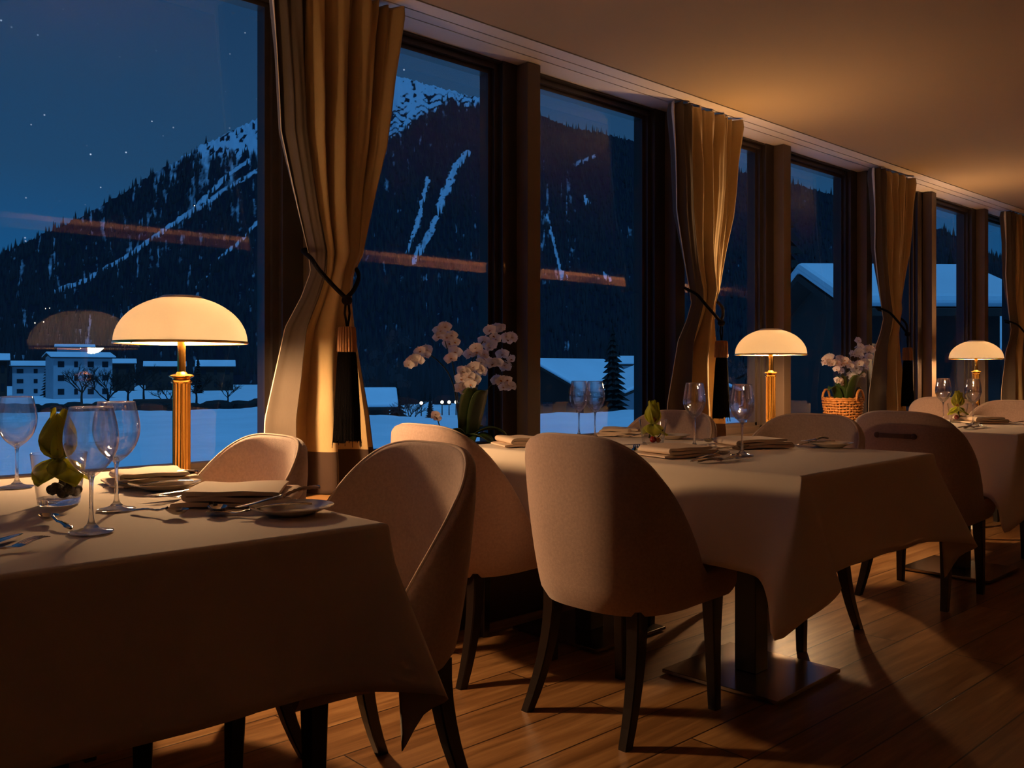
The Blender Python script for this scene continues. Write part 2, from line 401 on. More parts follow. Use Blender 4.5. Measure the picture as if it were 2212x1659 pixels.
# ------------------------------------------------------------------ chairs
HW = .284
def shell_path(n):
    """plan of the tub: from front right (-y) round the back (-x) to front left (+y)"""
    pts = []
    for i in range(6): pts.append((lerp(.245, .0, i/6), -HW+.022*(1-i/6)))
    for i in range(n+1):
        a = -PI/2+PI*i/n
        c, s = math.cos(a), math.sin(a); e = 2/2.75
        pts.append((-.0-.285*abs(c)**e, HW*math.copysign(abs(s)**e, s)))
    for i in range(1, 7): pts.append((lerp(0, .245, i/6), HW-.022*(i/6)))
    return pts
T_SH = .034
def rim_h(x):
    d = max(0, x+.285); s = max(0, 1-(d/.352)**1.25)
    return .452+.400*s
def make_chair():
    root = thing('dining_chair', 'x', 'chair')
    P = shell_path(34); nu = len(P); nv = 14; T = T_SH; ZB = .345
    nrm = []
    for i in range(nu):
        a = Vector(P[max(i-1, 0)]); b = Vector(P[min(i+1, nu-1)]); d = (b-a).normalized(); nrm.append(Vector((-d.y, d.x)))
    # outward = away from the centre
    rings = []
    for i in range(nu):
        p = Vector(P[i]); nn = nrm[i]
        if nn.dot(p-Vector((.05, 0))) < 0: nn = -nn
        H = rim_h(p.x)
        col = []
        def k(z): return .82+.18*min(1, max(0, (z-ZB)/.42))**.8
        def pos(q, z, off):
            kk = k(z); bulge = .006*math.sin(PI*min(1, max(0, (z-ZB)/max(.05, H-ZB))))
            return (q.x*(kk if q.x < .1 else lerp(kk, 1, min(1, (q.x-.1)/.1)))+nn.x*(off+bulge), q.y*kk+nn.y*(off+bulge), z)
        for j in range(nv+1):                         # outside going up
            t = j/nv; z = lerp(ZB, H-.012, t)
            tuck = -.014*max(0, 1-(z-ZB)/.045)**2
            col.append(pos(p, z, tuck))
        col.append(pos(p, H-.003, -.006)); col.append(pos(p, H, -T*.5)); col.append(pos(p, H-.003, -T+.006))
        for j in range(nv+1):
            t = j/nv; z = lerp(H-.012, ZB+.01, t); col.append(pos(p, z, -T))
        rings.append(col)
    m = len(rings[0]); v = [q for c in rings for q in c]; f = []
    for i in range(nu-1):
        for j in range(m): f.append((i*m+j, (i+1)*m+j, (i+1)*m+(j+1) % m, i*m+(j+1) % m))
    f.append(tuple(range(m))[::-1]); f.append(tuple((nu-1)*m+j for j in range(m)))
    back = mesh_obj('backrest', v, f, M['chair'], root); autosmooth(back, 50)
    # welt along the outer edge of the rim and down the front of the arms
    rim = [Vector(rings[i][nv+3])*.5+Vector(rings[i][nv+2])*.5 for i in range(nu)]
    w = MB(); w.tube(smoothline(rim, 2), .0045, 6)
    autosmooth(w.obj('piping', M['piping'], back), 80)
    # seat: rounded pad with soft top
    def outline(k, grow=0):
        o = []
        for i in range(48):
            a = TAU*i/48; c, s = math.cos(a), math.sin(a); e = 2/3.2
            o.append((.01+(.255*k+grow)*math.copysign(abs(c)**e, c), (.213*k+grow)*math.copysign(abs(s)**e, s)))
        return o
    prof = [(.86, .346), (.9, .352), (.93, .37), (.96, .405), (.965, .425), (1.0, .432), (1.0, .448), (.985, .462), (.94, .472), (.8, .479), (.55, .483), (.25, .485)]
    v = []; f = []
    for k, z in prof: v += [(x, y, z) for x, y in outline(k)]
    for r in range(len(prof)-1):
        for i in range(48): f.append((r*48+i, r*48+(i+1) % 48, (r+1)*48+(i+1) % 48, (r+1)*48+i))
    f.append(tuple(range(48))[::-1]); f.append(tuple((len(prof)-1)*48+i for i in range(48)))
    autosmooth(mesh_obj('seat', v, f, M['chair'], root), 60)
    def leg(path, w0, w1):
        v = []; f = []; Pn = len(path)
        for i, (x, y, z) in enumerate(path):
            w = lerp(w0, w1, i/(Pn-1))/2; c = w*.82
            v += [(x+a*w, y+b*c, z) if s else (x+a*c, y+b*w, z) for a, b, s in ((1, -1, 1), (1, 1, 1), (1, 1, 0), (-1, 1, 0), (-1, 1, 1), (-1, -1, 1), (-1, -1, 0), (1, -1, 0))]
        for i in range(Pn-1):
            for k in range(8): f.append((i*8+k, i*8+(k+1) % 8, (i+1)*8+(k+1) % 8, (i+1)*8+k))
        f.append(tuple(range(8))); f.append(tuple((Pn-1)*8+k for k in range(8))[::-1])
        o = mesh_obj('leg', v, f, M['legs'], root); fix_normals(o); return o
    for s in (-1, 1):
        leg([(.185, .178*s, .36), (.187, .182*s, .2), (.19, .186*s, 0)], .046, .030)
        pts = []
        for i in range(8):
            t = i/7; pts.append((-.155-.085*t**2.0, (.165+.028*t**1.6)*s, .36*(1-t)))
        leg(pts, .048, .030)
    return root
chair0 = make_chair()
G1 = 'dining chairs around the tables'
def chair(x, y, deg, label): return place(chair0, (x, y, 0), R(deg), label, G1)
chair(1.165, 1.84, 180, 'beige upholstered tub chair with its hollow back facing the nearest table, beside the cloth corner')
chair(1.0, 2.34, 180, 'beige tub chair by the sill, between the nearest lamp and the nearest curtain')
cC = chair(2.145, 1.79, 0, 'beige tub chair seen whole from behind, at the near side of the middle table')
chair(2.12, 2.46, 0, 'beige tub chair back near the window orchid, mostly hidden behind the nearer tub chairs')
chair(3.24, 1.90, 180, 'beige tub chair facing the camera across the middle table, below the wicker basket')
chair(3.07, 2.472, 180, 'beige tub chair across the middle table, low rounded back in front of the second curtain')
cG = chair(4.24, 1.77, 0, 'beige tub chair with a brown leather pull strap on its rounded back')
chair(5.62, 1.9, 180, 'beige tub chair on the far side of the third table at the right picture edge')
chair(-.14, 1.82, 0, 'tub chair pushed under the nearest table from the left, only dark legs showing')
chair(-.14, 2.36, 0, 'tub chair tucked under the nearest table from the left, closer to the window')
chair(6.42, 2.45, 0, 'farthest tub chair, a sliver of pale back beyond the third table by the curtain')
# leather strap on one chair
st = MB(); pts = []
for i in range(17):
    t = i/16; y = lerp(-.085, .085, t); pts.append((y, .017*math.sin(PI*t)**.6))
v = []; f = []
for y, d in pts:
    for a, b in ((-.010, 0), (.010, 0), (.010, .003), (-.010, .003)): v.append((-.282-d-b, y, .745+a))
for i in range(16):
    for k in range(4): f.append((i*4+k, i*4+(k+1) % 4, (i+1)*4+(k+1) % 4, (i+1)*4+k))
f += [(0, 1, 2, 3), (64, 67, 66, 65)]
st.add(v, f)
for y in (-.085, .085): st.lathe([(0, 0), (.012, 0), (.014, .004), (.009, .009), (0, .01)], 12)
so = mesh_obj('strap', v, f, M['leather'], cG); fix_normals(so); so['label'] = 'brown leather pull strap'
for y in (-.082, .082):
    b = MB().lathe([(0, 0), (.013, 0), (.013, .004), (.008, .008), (0, .009)], 14).xf(Matrix.Translation((-.286, y, .745)) @ Matrix.Rotation(-PI/2, 4, 'Y'))
    autosmooth(b.obj('stud', M['leather'], so))

# ------------------------------------------------------------------ tables
def make_table(name_label, cx, cy, w, l, cols, rot=0):
    root = thing('dining_table', name_label, 'table', (cx, cy, 0), R(rot), 'pedestal dining tables')
    MB().box(-w/2+.012, w/2-.012, -l/2+.012, l/2-.012, .705, .743, .003).obj('tabletop', M['panel'], root)
    for yc in cols:
        y = yc-cy
        MB().box(-.04, .04, y-.04, y+.04, .018, .705, .003).obj('column', M['black_steel'], root)
        MB().box(-.215, .215, y-.215, y+.215, .006, .018, .002).obj('base_plate', M['steel_plate'], root)
        for a in (-.19, .19):
            for b in (-.19, .19): MB().lathe([(0, 0), (.014, 0), (.014, .006), (0, .006)], 10, a, y+b, 0).obj('glide', M['legs'], root)
    return root
def cloth(label, x0, x1, y0, y1, rot, corners, seed, hang=.285):
    rs = random.Random(seed); Z = .75; cx, cy = (x0+x1)/2, (y0+y1)/2
    C = [(x1, y0), (x1, y1), (x0, y1), (x0, y0)]          # corner between side i and i+1
    nrm = [(0, -1), (1, 0), (0, 1), (-1, 0)]; dirs = [(1, 0), (0, 1), (-1, 0), (0, -1)]
    T = []; B = []
    ph = [rs.random()*6 for _ in range(4)]
    for i in range(4):
        c = Vector(C[i]); n1 = Vector(nrm[i]); n2 = Vector(nrm[(i+1) % 4]); d1 = Vector(dirs[i]); d2 = Vector(dirs[(i+1) % 4])
        prev = Vector(C[i-1]); L = (c-prev).length
        # straight part of side i
        ns = 26
        for k in range(ns+1):
            s = lerp(.26, L-.26, k/ns)
            p = prev+d1*s
            wv = .012+.008*math.sin(s*9+ph[i])*math.sin(PI*k/ns)
            T.append((p.x, p.y)); B.append((p.x+n1.x*wv, p.y+n1.y*wv, Z-hang+.004*math.sin(s*7+ph[i])))
        ctr = corners[i]
        for (ts, p_, q_, dz) in ctr:
            t = c+(d1*ts if ts < 0 else d2*ts)
            T.append((t.x, t.y)); b = c+n1*p_+n2*q_
            B.append((b.x, b.y, Z+dz))
    # refine by smoothing between samples in corner regions
    n = len(T); T2 = []; B2 = []
    for i in range(n):
        for k in range(3):
            t = k/3
            a, b, c_, d = [(i+q) % n for q in (-1, 0, 1, 2)]
            def cr(A, dim):
                o = []
                for q in range(dim):
                    p0, p1, p2, p3 = A[a][q], A[b][q], A[c_][q], A[d][q]
                    o.append(.5*(2*p1+(p2-p0)*t+(2*p0-5*p1+4*p2-p3)*t*t+(3*p1-p0-3*p2+p3)*t**3))
                return o
            T2.append([T[b][q]*(1-t)+T[c_][q]*t for q in range(2)]); B2.append(cr(B, 3))
    n = len(T2); v = []; f = []; nr = 14
    for r in range(nr+3):
        for i in range(n):
            tx, ty = T2[i]; bx, by, bz = B2[i]
            ux, uy = cx-tx, cy-ty; ul = math.hypot(ux, uy)
            if r == 0: v.append((tx+ux/ul*.016, ty+uy/ul*.016, Z))
            elif r == 1: v.append((tx+ux/ul*.004, ty+uy/ul*.004, Z-.002))
            elif r == 2: v.append((tx, ty, Z-.008))
            else:
                t = (r-2)/nr; e = t**1.12
                sag = .006*math.sin(PI*t)
                v.append((lerp(tx, bx, e)-ux/ul*sag*.5, lerp(ty, by, e)-uy/ul*sag*.5, lerp(Z-.008, bz, t)))
    for r in range(nr+2):
        for i in range(n): f.append((r*n+i, (r+1)*n+i, (r+1)*n+(i+1) % n, r*n+(i+1) % n))
    f.append(tuple(range(n)))
    v = [(p[0]-cx, p[1]-cy, p[2]) for p in v]
    o = mesh_obj('tablecloth', v, f, M['cloth'], None)
    o.location = (cx, cy, 0); o.rotation_euler = (0, 0, R(rot))
    fix_normals(o); o.data.polygons.foreach_set('use_smooth', [True]*len(o.data.polygons))
    sm = o.modifiers.new('thickness', 'SOLIDIFY'); sm.thickness = .0016; sm.offset = -1
    return tag(o, label, 'tablecloth', 'beige tablecloths')
# (distance of the top point from the corner, outward on side before, outward on side after, dz)
fold_FR = [(-.15, .022, -.13, -.285), (-.05, .10, .00, -.295), (-.015, .125, .045, -.31), (0, .07, .03, -.35), (0, .03, .01, -.425), (.01, .02, .075, -.33), (.04, -.03, .06, -.30), (.14, -.14, .02, -.285)]
fold_FL = [(-.14, .02, -.15, -.285), (-.05, .042, -.10, -.295), (-.012, .085, -.055, -.335), (0, .112, -.02, -.425), (.003, .035, .03, -.375), (.012, -.05, .052, -.345), (.03, -.125, .052, -.315), (.05, -.135, .014, -.295), (.14, -.16, .015, -.285)]
fold_B = [(-.14, .02, -.14, -.285), (-.03, .06, -.04, -.31), (0, .07, .07, -.38), (.03, -.04, .06, -.31), (.14, -.14, .02, -.285)]
make_table('dark pedestal dining table nearest the camera, under the shadowed cloth', .495, 2.0425, .99, 1.24, (1.80, 2.36), -1.0)
cloth('large beige tablecloth of the nearest table, its front hanging in shadow', -.01, 1.0, 1.415, 2.67, -1.0, [fold_FR, fold_B, fold_B, fold_FL], 1)
make_table('dark pedestal dining table in the middle, standing on polished square steel plates', 2.6825, 1.9625, .93, 1.37, (1.70, 2.42), 2.0)
cloth('beige tablecloth of the middle table with a pointed corner fold at the front', 2.21, 3.155, 1.27, 2.655, 2.0, [fold_FR, fold_B, fold_B, fold_FL], 2)
make_table('dark pedestal dining table by the strapped chair, third from the camera', 4.8625, 1.85, .97, .86, (1.84,), .5)
cloth('beige tablecloth of the third table, behind the chair with the leather strap', 4.365, 5.36, 1.41, 2.29, .5, [fold_FR, fold_B, fold_B, fold_FL], 3)
make_table('farthest dining table at the right picture edge, only a pale strip of cloth showing', 7.10, 2.045, .97, 1.24, (1.83, 2.4))
cloth('tablecloth of the farthest table, a pale strip above the last chair at the right', 6.6, 7.6, 1.41, 2.68, 0, [fold_FR, fold_B, fold_B, fold_FL], 4)
TT = .7525
# ------------------------------------------------------------------ glasses
def make_glass(kind):
    root = thing('wine_glass', 'x', 'wine glass')
    if kind == 0:   # wide bowl
        H = .220; zb = .102
        out = [(.0045, zb-.006), (.012, zb), (.024, zb+.010), (.036, zb+.026), (.0435, zb+.046), (.0455, zb+.062), (.044, zb+.080), (.040, zb+.100), (.0355, H)]
    else:           # slim tall bowl
        H = .236; zb = .112
        out = [(.0045, zb-.006), (.011, zb), (.022, zb+.012), (.033, zb+.028), (.0395, zb+.046), (.0408, zb+.060), (.0395, zb+.078), (.036, zb+.1), (.0315, H)]
    o2 = [tuple(p)[:2] for p in [(q.x, q.y) for q in smoothline([(a, b, 0) for a, b in out], 4)]]
    inn = [(max(0, r-.0012), z+(.0 if i > 6 else .0035)) for i, (r, z) in enumerate(o2)][::-1]
    inn = [p for p in inn if p[0] > .004]; inn.append((0, inn[-1][1]-.001))
    prof = [(0, out[0][1])]+o2+[(o2[-1][0]-.0006, H+.0006)]+inn
    b = MB().lathe(prof, 48); o = b.obj('bowl', M['bowl_slim' if kind else 'bowl'], root); autosmooth(o, 60)
    rr_, rz_ = o2[-1][0]-.0006, H
    autosmooth(MB().lathe([(rr_+.0011*math.cos(TAU*q/8), rz_+.0011*math.sin(TAU*q/8)) for q in range(8)], 48, close=True).obj('rim', M['crystal'], root), 80)
    st = [(0, .006), (.0125, .008), (.0075, .014), (.0045, .024), (.0036, .045), (.0034, zb*.65), (.004, zb-.012), (.0062, zb-.003), (.004, zb+.0045), (0, zb+.006)]
    st = [(q.x, q.y) for q in smoothline([(a, c, 0) for a, c in st], 3)]; st = [(max(0, r), z) for r, z in st]
    autosmooth(MB().lathe(st, 20).obj('stem', M['crystal'], root), 70)
    ft = [(0, 0), (.036, 0), (.0375, .0012), (.036, .0026), (.022, .0042), (.012, .0085), (0, .0095)]
    autosmooth(MB().lathe(ft, 40).obj('foot', M['crystal'], root), 50)
    return root
gw = make_glass(0); gs = make_glass(1)
def glass(p, x, y, label, g): return place(p, (x, y, TT), random.random(), label, g)
glass(gw, .540, 1.673, 'empty wine glass standing closest to the camera, in front of the green orchid tumbler', 'wine glasses on the nearest table')
glass(gw, .664, 1.905, 'empty wine glass just behind the closest one, left of the lamp column', 'wine glasses on the nearest table')
glass(gw, .612, 2.43, 'empty wine glass at the left picture edge, behind the orchid tumbler', 'wine glasses on the nearest table')
glass(gs, 2.80, 2.60, 'slim wine glass beside the window pillar, left one of the far pair', 'wine glasses on the middle table')
glass(gs, 2.79, 2.50, 'slim wine glass right one of the far pair, left of the middle orchid tumbler', 'wine glasses on the middle table')
glass(gs, 2.735, 1.965, 'slim wine glass in front of the second curtain, just right of the orchid tumbler', 'wine glasses on the middle table')
glass(gs, 2.609, 1.683, 'slim wine glass below the second lamp, nearest glass of the middle table', 'wine glasses on the middle table')
glass(gs, 5.03, 1.99, 'slim wine glass left of the orchid on the third table', 'wine glasses on the third table')
glass(gs, 4.929, 1.80, 'slim wine glass right of the orchid on the third table, under the lamp', 'wine glasses on the third table')

# ------------------------------------------------------------------ tumblers with an orchid bloom
def make_tumbler():
    root = thing('glass_tumbler', 'x', 'vase')
    prof = [(0, .013), (.037, .013), (.0405, .016), (.0545, .108), (.0552, .1095), (.056, .108), (.0435, .004), (.041, 0), (0, 0)]
    wall = [(.041, .0145), (.0535, .108), (.0545, .1093), (.0555, .108), (.0425, .0145)]
    autosmooth(MB().lathe(wall, 48, close=True).obj('wall', M['tumbler'], root), 40)
    autosmooth(MB().lathe([(0, .0), (.038, 0), (.0412, .003), (.0428, .0143), (0, .0143)], 48).obj('base', M['crystal'], root), 40)
    return root
tum = make_tumbler()
def petal_mesh(mb, L, W, mat, cup=.25, n=7, m=5, round_=1.0):
    v = []; f = []
    for i in range(n+1):
        t = i/n; w = W*math.sin(PI*min(1, t**.75*.93+.05))**round_
        for j in range(m+1):
            s = j/m*2-1
            v.append(mat @ Vector((L*t, w*s*.5, cup*L*(t*t*.8)+.25*W*(s*s)*.5)))
    for i in range(n):
        for j in range(m): f.append((i*(m+1)+j, i*(m+1)+j+1, (i+1)*(m+1)+j+1, (i+1)*(m+1)+j))
    mb.add(v, f)
def make_bloom():
    """big green orchid bloom standing up out of the glass, on a short stem"""
    root = thing('orchid_bloom', 'x', 'flower')
    for k, (az, el, L, W) in enumerate([(10, 62, .078, .062), (75, 55, .072, .058), (150, 66, .08, .062), (220, 56, .074, .058), (295, 64, .078, .060), (40, 84, .060, .055), (190, -56, .056, .062), (330, -54, .056, .062), (260, -58, .058, .062), (100, -56, .056, .06)]):
        mb = MB(); m = Matrix.Translation((0, 0, .062)) @ Matrix.Rotation(R(az), 4, 'Z') @ Matrix.Rotation(-R(el), 4, 'Y')
        petal_mesh(mb, L, W, m, cup=.35); o = mb.obj('petal', M['petal_green'], root, True)
        s = o.modifiers.new('thickness', 'SOLIDIFY'); s.thickness = .0012
    mb = MB()
    for a in range(3): mb.lathe([(0, -.012), (.009, -.006), (.011, .002), (.006, .010), (0, .012)], 10, .008*math.cos(a*2.1), .008*math.sin(a*2.1), .078+.004*a)
    o = mb.obj('lip', M['lip'], root, True); o['label'] = 'rusty spotted throat of the bloom'
    MB().tube([(.0, .0, .07), (.006, .004, .045), (.012, .010, .018)], .0032, 8).obj('stem', M['stem'], root, True)
    return root
bloom = make_bloom()
def berries(x, y, items, which):
    for i, (dx, dy, dz, r, mt, nm) in enumerate(items):
        o = autosmooth(MB().lathe([(r*math.sin(PI*k/10), -r*math.cos(PI*k/10)) for k in range(11)], 16).obj('berry', M[mt], None, True))
        o.location = (x+dx, y+dy, TT+.0155+r+dz); tag(o, nm+' lying in the '+which, 'berry')
for (x, y, lab, rot, sc_) in ((.600, 2.062, 'nearest', .4, 1.32), (2.66, 2.096, 'middle', 2.1, 1.1), (5.07, 1.93, 'third', 3.3, 1.1)):
    desc = {'nearest': 'glass tumbler with a folded green orchid on the nearest table, behind the closest wine glass', 'middle': 'glass tumbler holding a yellow-green orchid in the centre of the middle table', 'third': 'small glass tumbler with a green orchid between two wine glasses on the third table'}[lab]
    place(tum, (x, y, TT), 0, desc, 'glass tumblers used as flower vases', scale=1.0 if lab == 'nearest' else .93)
    place(bloom, (x, y, TT+.012), rot, {'nearest': 'large green orchid bloom filling the tumbler on the nearest table', 'middle': 'bright yellow-green orchid bloom in the tumbler of the middle table', 'third': 'green orchid bloom in the tumbler of the third table'}[lab], 'green orchid blooms', scale=sc_)
rs = random.Random(5); mb = MB()
for k in range(26):
    a = rs.random()*TAU; r = .030*rs.random()**.5; r0 = rs.uniform(.008, .013)
    mb.lathe([(r0*math.sin(PI*q/6), -r0*math.cos(PI*q/6)) for q in range(7)], 8, r*math.cos(a), r*math.sin(a), rs.uniform(.0, .012))
o = autosmooth(mb.obj('moss', M['soil'], None, True)); o.location = (.606, 2.055, TT+.026)
tag(o, 'dark moss at the bottom of the tumbler on the nearest table', 'moss', kind='stuff')
berries(2.66, 2.096, [(-.016, -.012, 0, .0125, 'berry', 'red berry'), (.002, -.022, 0, .010, 'peach', 'peach coloured berry')], 'tumbler of the middle table')
berries(5.07, 1.93, [(-.015, .0, 0, .0125, 'berry', 'dark red berry'), (.014, -.012, 0, .0115, 'peach', 'pale orange berry')], 'tumbler of the third table')
mb = MB().tube([(2.665, 2.10, TT+.018), (2.685, 2.085, TT+.04), (2.695, 2.075, TT+.065)], .002, 6)
tag(mb.obj('twig', M['trunk'], None, True), 'thin dark twig leaning inside the tumbler of the middle table', 'twig')

# ------------------------------------------------------------------ plates, cutlery, napkins
def make_plate():
    prof = [(0, .0035), (.04, .0035), (.046, .0045), (.056, .010), (.080, .0165), (.0825, .0175), (.0815, .0150), (.058, .0065), (.044, 0), (.040, .0), (.038, .0015), (0, .0015)]
    return autosmooth(MB().lathe(prof, 56).obj('side_plate', M['china']), 30)
plate0 = tag(make_plate(), 'x', 'plate')
def plate(x, y, l, z=0): return place(plate0, (x, y, TT+z), 0, l, 'white side plates')
def strip(sections, n=8):
    """sections: (x, y, z, halfwidth, halfthick)"""
    v = []; f = []
    for (x, y, z, w, t) in sections:
        for k in range(n):
            a = TAU*k/n; v.append((x, y+w*math.cos(a), z+t*math.sin(a)))
    m = len(sections)
    for i in range(m-1):
        for k in range(n): f.append((i*n+k, i*n+(k+1) % n, (i+1)*n+(k+1) % n, (i+1)*n+k))
    f.append(tuple(range(n))[::-1]); f.append(tuple((m-1)*n+k for k in range(n)))
    return v, f
def handle_sections(L, x0=0):
    s = []
    for i in range(15):
        t = i/14
        w = interp(t, [0, .06, .14, .25, .5, .8, 1], [.004, .0095, .0105, .0085, .0055, .0038, .0036])
        w *= 1+.06*math.sin(t*46)
        s.append((x0+L*t, 0, .0035+.006*math.sin(PI*t)*.9, w, .0022+.0004*math.sin(t*46)))
    return s
def make_fork():
    root = thing('fork', 'x', 'fork')
    v, f = strip(handle_sections(.128)); autosmooth(mesh_obj('handle', v, f, M['steel'], root), 50)
    mb = MB()
    sec = [(.128, 0, .0036, .0036, .0018), (.136, 0, .0030, .006, .0014), (.146, 0, .0024, .0115, .0011), (.158, 0, .0045, .0122, .0009)]
    mb.add(*strip(sec))
    for k in range(4):
        y = (k-1.5)*.0066
        mb.add(*strip([(.156, y, .0042, .0024, .0010), (.172, y, .0085, .0021, .0010), (.190, y*.94, .0105, .0018, .0009), (.203, y*.9, .0095, .0007, .0006)], 6))
    autosmooth(mb.obj('tines', M['steel'], root), 40)
    return root
def make_knife():
    root = thing('table_knife', 'x', 'knife')
    v, f = strip([(x, y, z+.001, w*.82, t*1.9) for x, y, z, w, t in handle_sections(.098)]); autosmooth(mesh_obj('handle', v, f, M['steel'], root), 50)
    sec = [(.095, 0, .0055, .0036, .0036), (.101, 0, .006, .0050, .0034), (.104, 0, .006, .0070, .0018), (.13, .001, .006, .0095, .0011), (.17, .001, .0055, .0100, .0010), (.195, -.001, .005, .0085, .0009), (.210, -.004, .005, .0045, .0008), (.214, -.0065, .005, .0012, .0006)]
    v, f = strip(sec); autosmooth(mesh_obj('blade', v, f, M['steel'], root), 50)
    return root
def make_spoon(s=1):
    root = thing('spoon', 'x', 'spoon')
    v, f = strip([(x*s, y, z+.0105*max(0, (x/.125-.68)/.32)**1.4, max(w*s, .0026), t) for x, y, z, w, t in handle_sections(.128)]); autosmooth(mesh_obj('handle', v, f, M['steel'], root), 50)
    v = []; f = []; n = 24; rr = 6
    L = .031*s**.45; W = .0195*s**.45
    def pt(r, a, side):
        ex = 1+.12*math.cos(a)
        return (.125*s+L+L*r*math.cos(a), W*r*math.sin(a)*(1-.12*math.cos(a)), .0035+.0115*(r*r)-(.0012 if side else 0))
    for side in (0, 1):
        v.append(pt(0, 0, side))
        for r in range(1, rr+1):
            for k in range(n): v.append(pt(r/rr, TAU*k/n, side))
    S = 1+rr*n
    for side in (0, 1):
        o = side*S
        for k in range(n): f.append((o, o+1+k, o+1+(k+1) % n))
        for r in range(rr-1):
            for k in range(n): f.append((o+1+r*n+k, o+1+(r+1)*n+k, o+1+(r+1)*n+(k+1) % n, o+1+r*n+(k+1) % n))
    b = 1+(rr-1)*n
    for k in range(n): f.append((b+k, b+(k+1) % n, S+b+(k+1) % n, S+b+k))
    autosmooth(mesh_obj('bowl', v, f, M['steel'], root), 50)
    return root
fork0, knife0, spoon0, tea0 = make_fork(), make_knife(), make_spoon(1), make_spoon(.72)
def cut(p, a, b, l, z=0, z2=None, roll=0):
    """lay a piece of cutlery with its handle end at a, pointing at b"""
    an = math.atan2(b[1]-a[1], b[0]-a[0]); pitch = 0
    if z2 is not None: pitch = -math.asin(max(-.5, min(.5, (z2-z)/.2)))
    m = Matrix.Translation((a[0], a[1], TT+z)) @ Matrix.Rotation(an, 4, 'Z') @ Matrix.Rotation(pitch, 4, 'Y') @ Matrix.Rotation(roll, 4, 'X')
    return place(p, m.translation, 0, l, 'silver cutlery laid on the tables', rot=m.to_euler())
def make_napkin(L, W, seed, off=.03, layers=3):
    rs = random.Random(seed); th = .0054
    # folded ribbon path in the x-z plane: back and forth, each layer a little shorter
    path = []; z = th; x = 0; r = th*1.0
    xs = [(0, L), (L, off), (off, L-off*.6), (L-off*.6, off*2)]
    for k in range(layers):
        a, b = xs[k]
        for i in range(15): path.append((lerp(a, b, i/14), z+.002*math.sin(i*.5+k+seed)*math.sin(PI*i/14)))
        if k < layers-1:
            sgn = 1 if b > a else -1
            for i in range(1, 7):
                t = PI*i/7; path.append((b+sgn*r*1.2*math.sin(t), z+r-r*math.cos(t)))
            z += 2*r+.0006
    n = len(path); h = th*.86; up = []; dn = []
    for i in range(n):
        a = Vector(path[max(i-1, 0)]); b = Vector(path[min(i+1, n-1)]); d = (b-a).normalized(); nn = Vector((-d.y, d.x)); p = Vector(path[i])
        e = 1
        if i == 0 or i == n-1: e = .55
        up.append(p+nn*h*e); dn.append(p-nn*h*e)
    loop = up+dn[::-1]; m = len(loop); v = []; f = []; ny = 12
    for j in range(ny+1):
        t = j/ny; y = lerp(-W/2, W/2, t); edge = min(t, 1-t)
        sq = 1-.45*max(0, 1-edge/.04)**2 if edge < .04 else 1
        for q in loop:
            zz = q.y
            v.append((q.x+.004*math.sin(y*18+q.y*90+seed), y+.003*math.sin(q.x*22+q.y*150), max(.0004, zz*(1+.05*math.sin(q.x*25+seed+y*9)))))
    for j in range(ny):
        for i in range(m): f.append((j*m+i, j*m+(i+1) % m, (j+1)*m+(i+1) % m, (j+1)*m+i))
    f.append(tuple(range(m))); f.append(tuple(ny*m+i for i in range(m))[::-1])
    o = mesh_obj('napkin', v, f, M['napkin']); autosmooth(o, 55); return o
def napkin(L, W, x, y, deg, seed, l, layers=3, z=0):
    o = make_napkin(L, W, seed, layers=layers); o.location = (x, y, TT+z); o.rotation_euler = (0, 0, R(deg))
    return tag(o, l, 'napkin', 'folded linen napkins')
# nearest table
napkin(.235, .18, .805, 1.915, -38, 1, 'folded napkin on the nearest table, beside the front side plate')
napkin(.20, .16, .78, 2.31, -12, 2, 'folded napkin behind the wine glasses, at the foot of the nearest lamp')
plate(.900, 1.612, 'white side plate near the cloth corner of the nearest table, under a knife')
plate(.862, 2.150, 'white side plate below the nearest lamp column, with a knife laid over it')
cut(knife0, (1.015, 1.70), (.80, 1.655), 'silver knife lying across the front side plate of the nearest table', .030, .013)
cut(fork0, (.93, 1.585), (.787, 1.69), 'silver fork with its tines resting in front of the folded napkin of the nearest table', .016, -.002)
cut(spoon0, (.835, 1.86), (.775, 1.655), 'silver spoon lying half under the front napkin of the nearest table', .0, .0)
cut(knife0, (.985, 2.245), (.78, 2.20), 'silver knife across the side plate under the nearest lamp', .019, .016)
cut(fork0, (.915, 2.11), (.757, 2.215), 'silver fork pointing from the plate under the nearest lamp toward the wine glass', .015, -.002)
cut(knife0, (.965, 2.025), (.745, 1.985), 'silver knife in the bundle between the two side plates of the nearest table', .006)
cut(fork0, (.955, 2.00), (.76, 1.955), 'silver fork in the bundle between the two side plates of the nearest table', .002)
cut(tea0, (.675, 1.845), (.715, 1.75), 'small silver spoon lying right of the two wine glasses of the nearest table')
cut(tea0, (.518, 1.712), (.512, 1.86), 'small silver spoon lying bowl up in front of the orchid tumbler')
cut(knife0, (.30, 1.545), (.455, 1.738), 'silver knife whose blade tip enters at the left picture edge')
cut(fork0, (.265, 1.535), (.46, 1.620), 'silver fork whose tines enter at the left picture edge', .002)
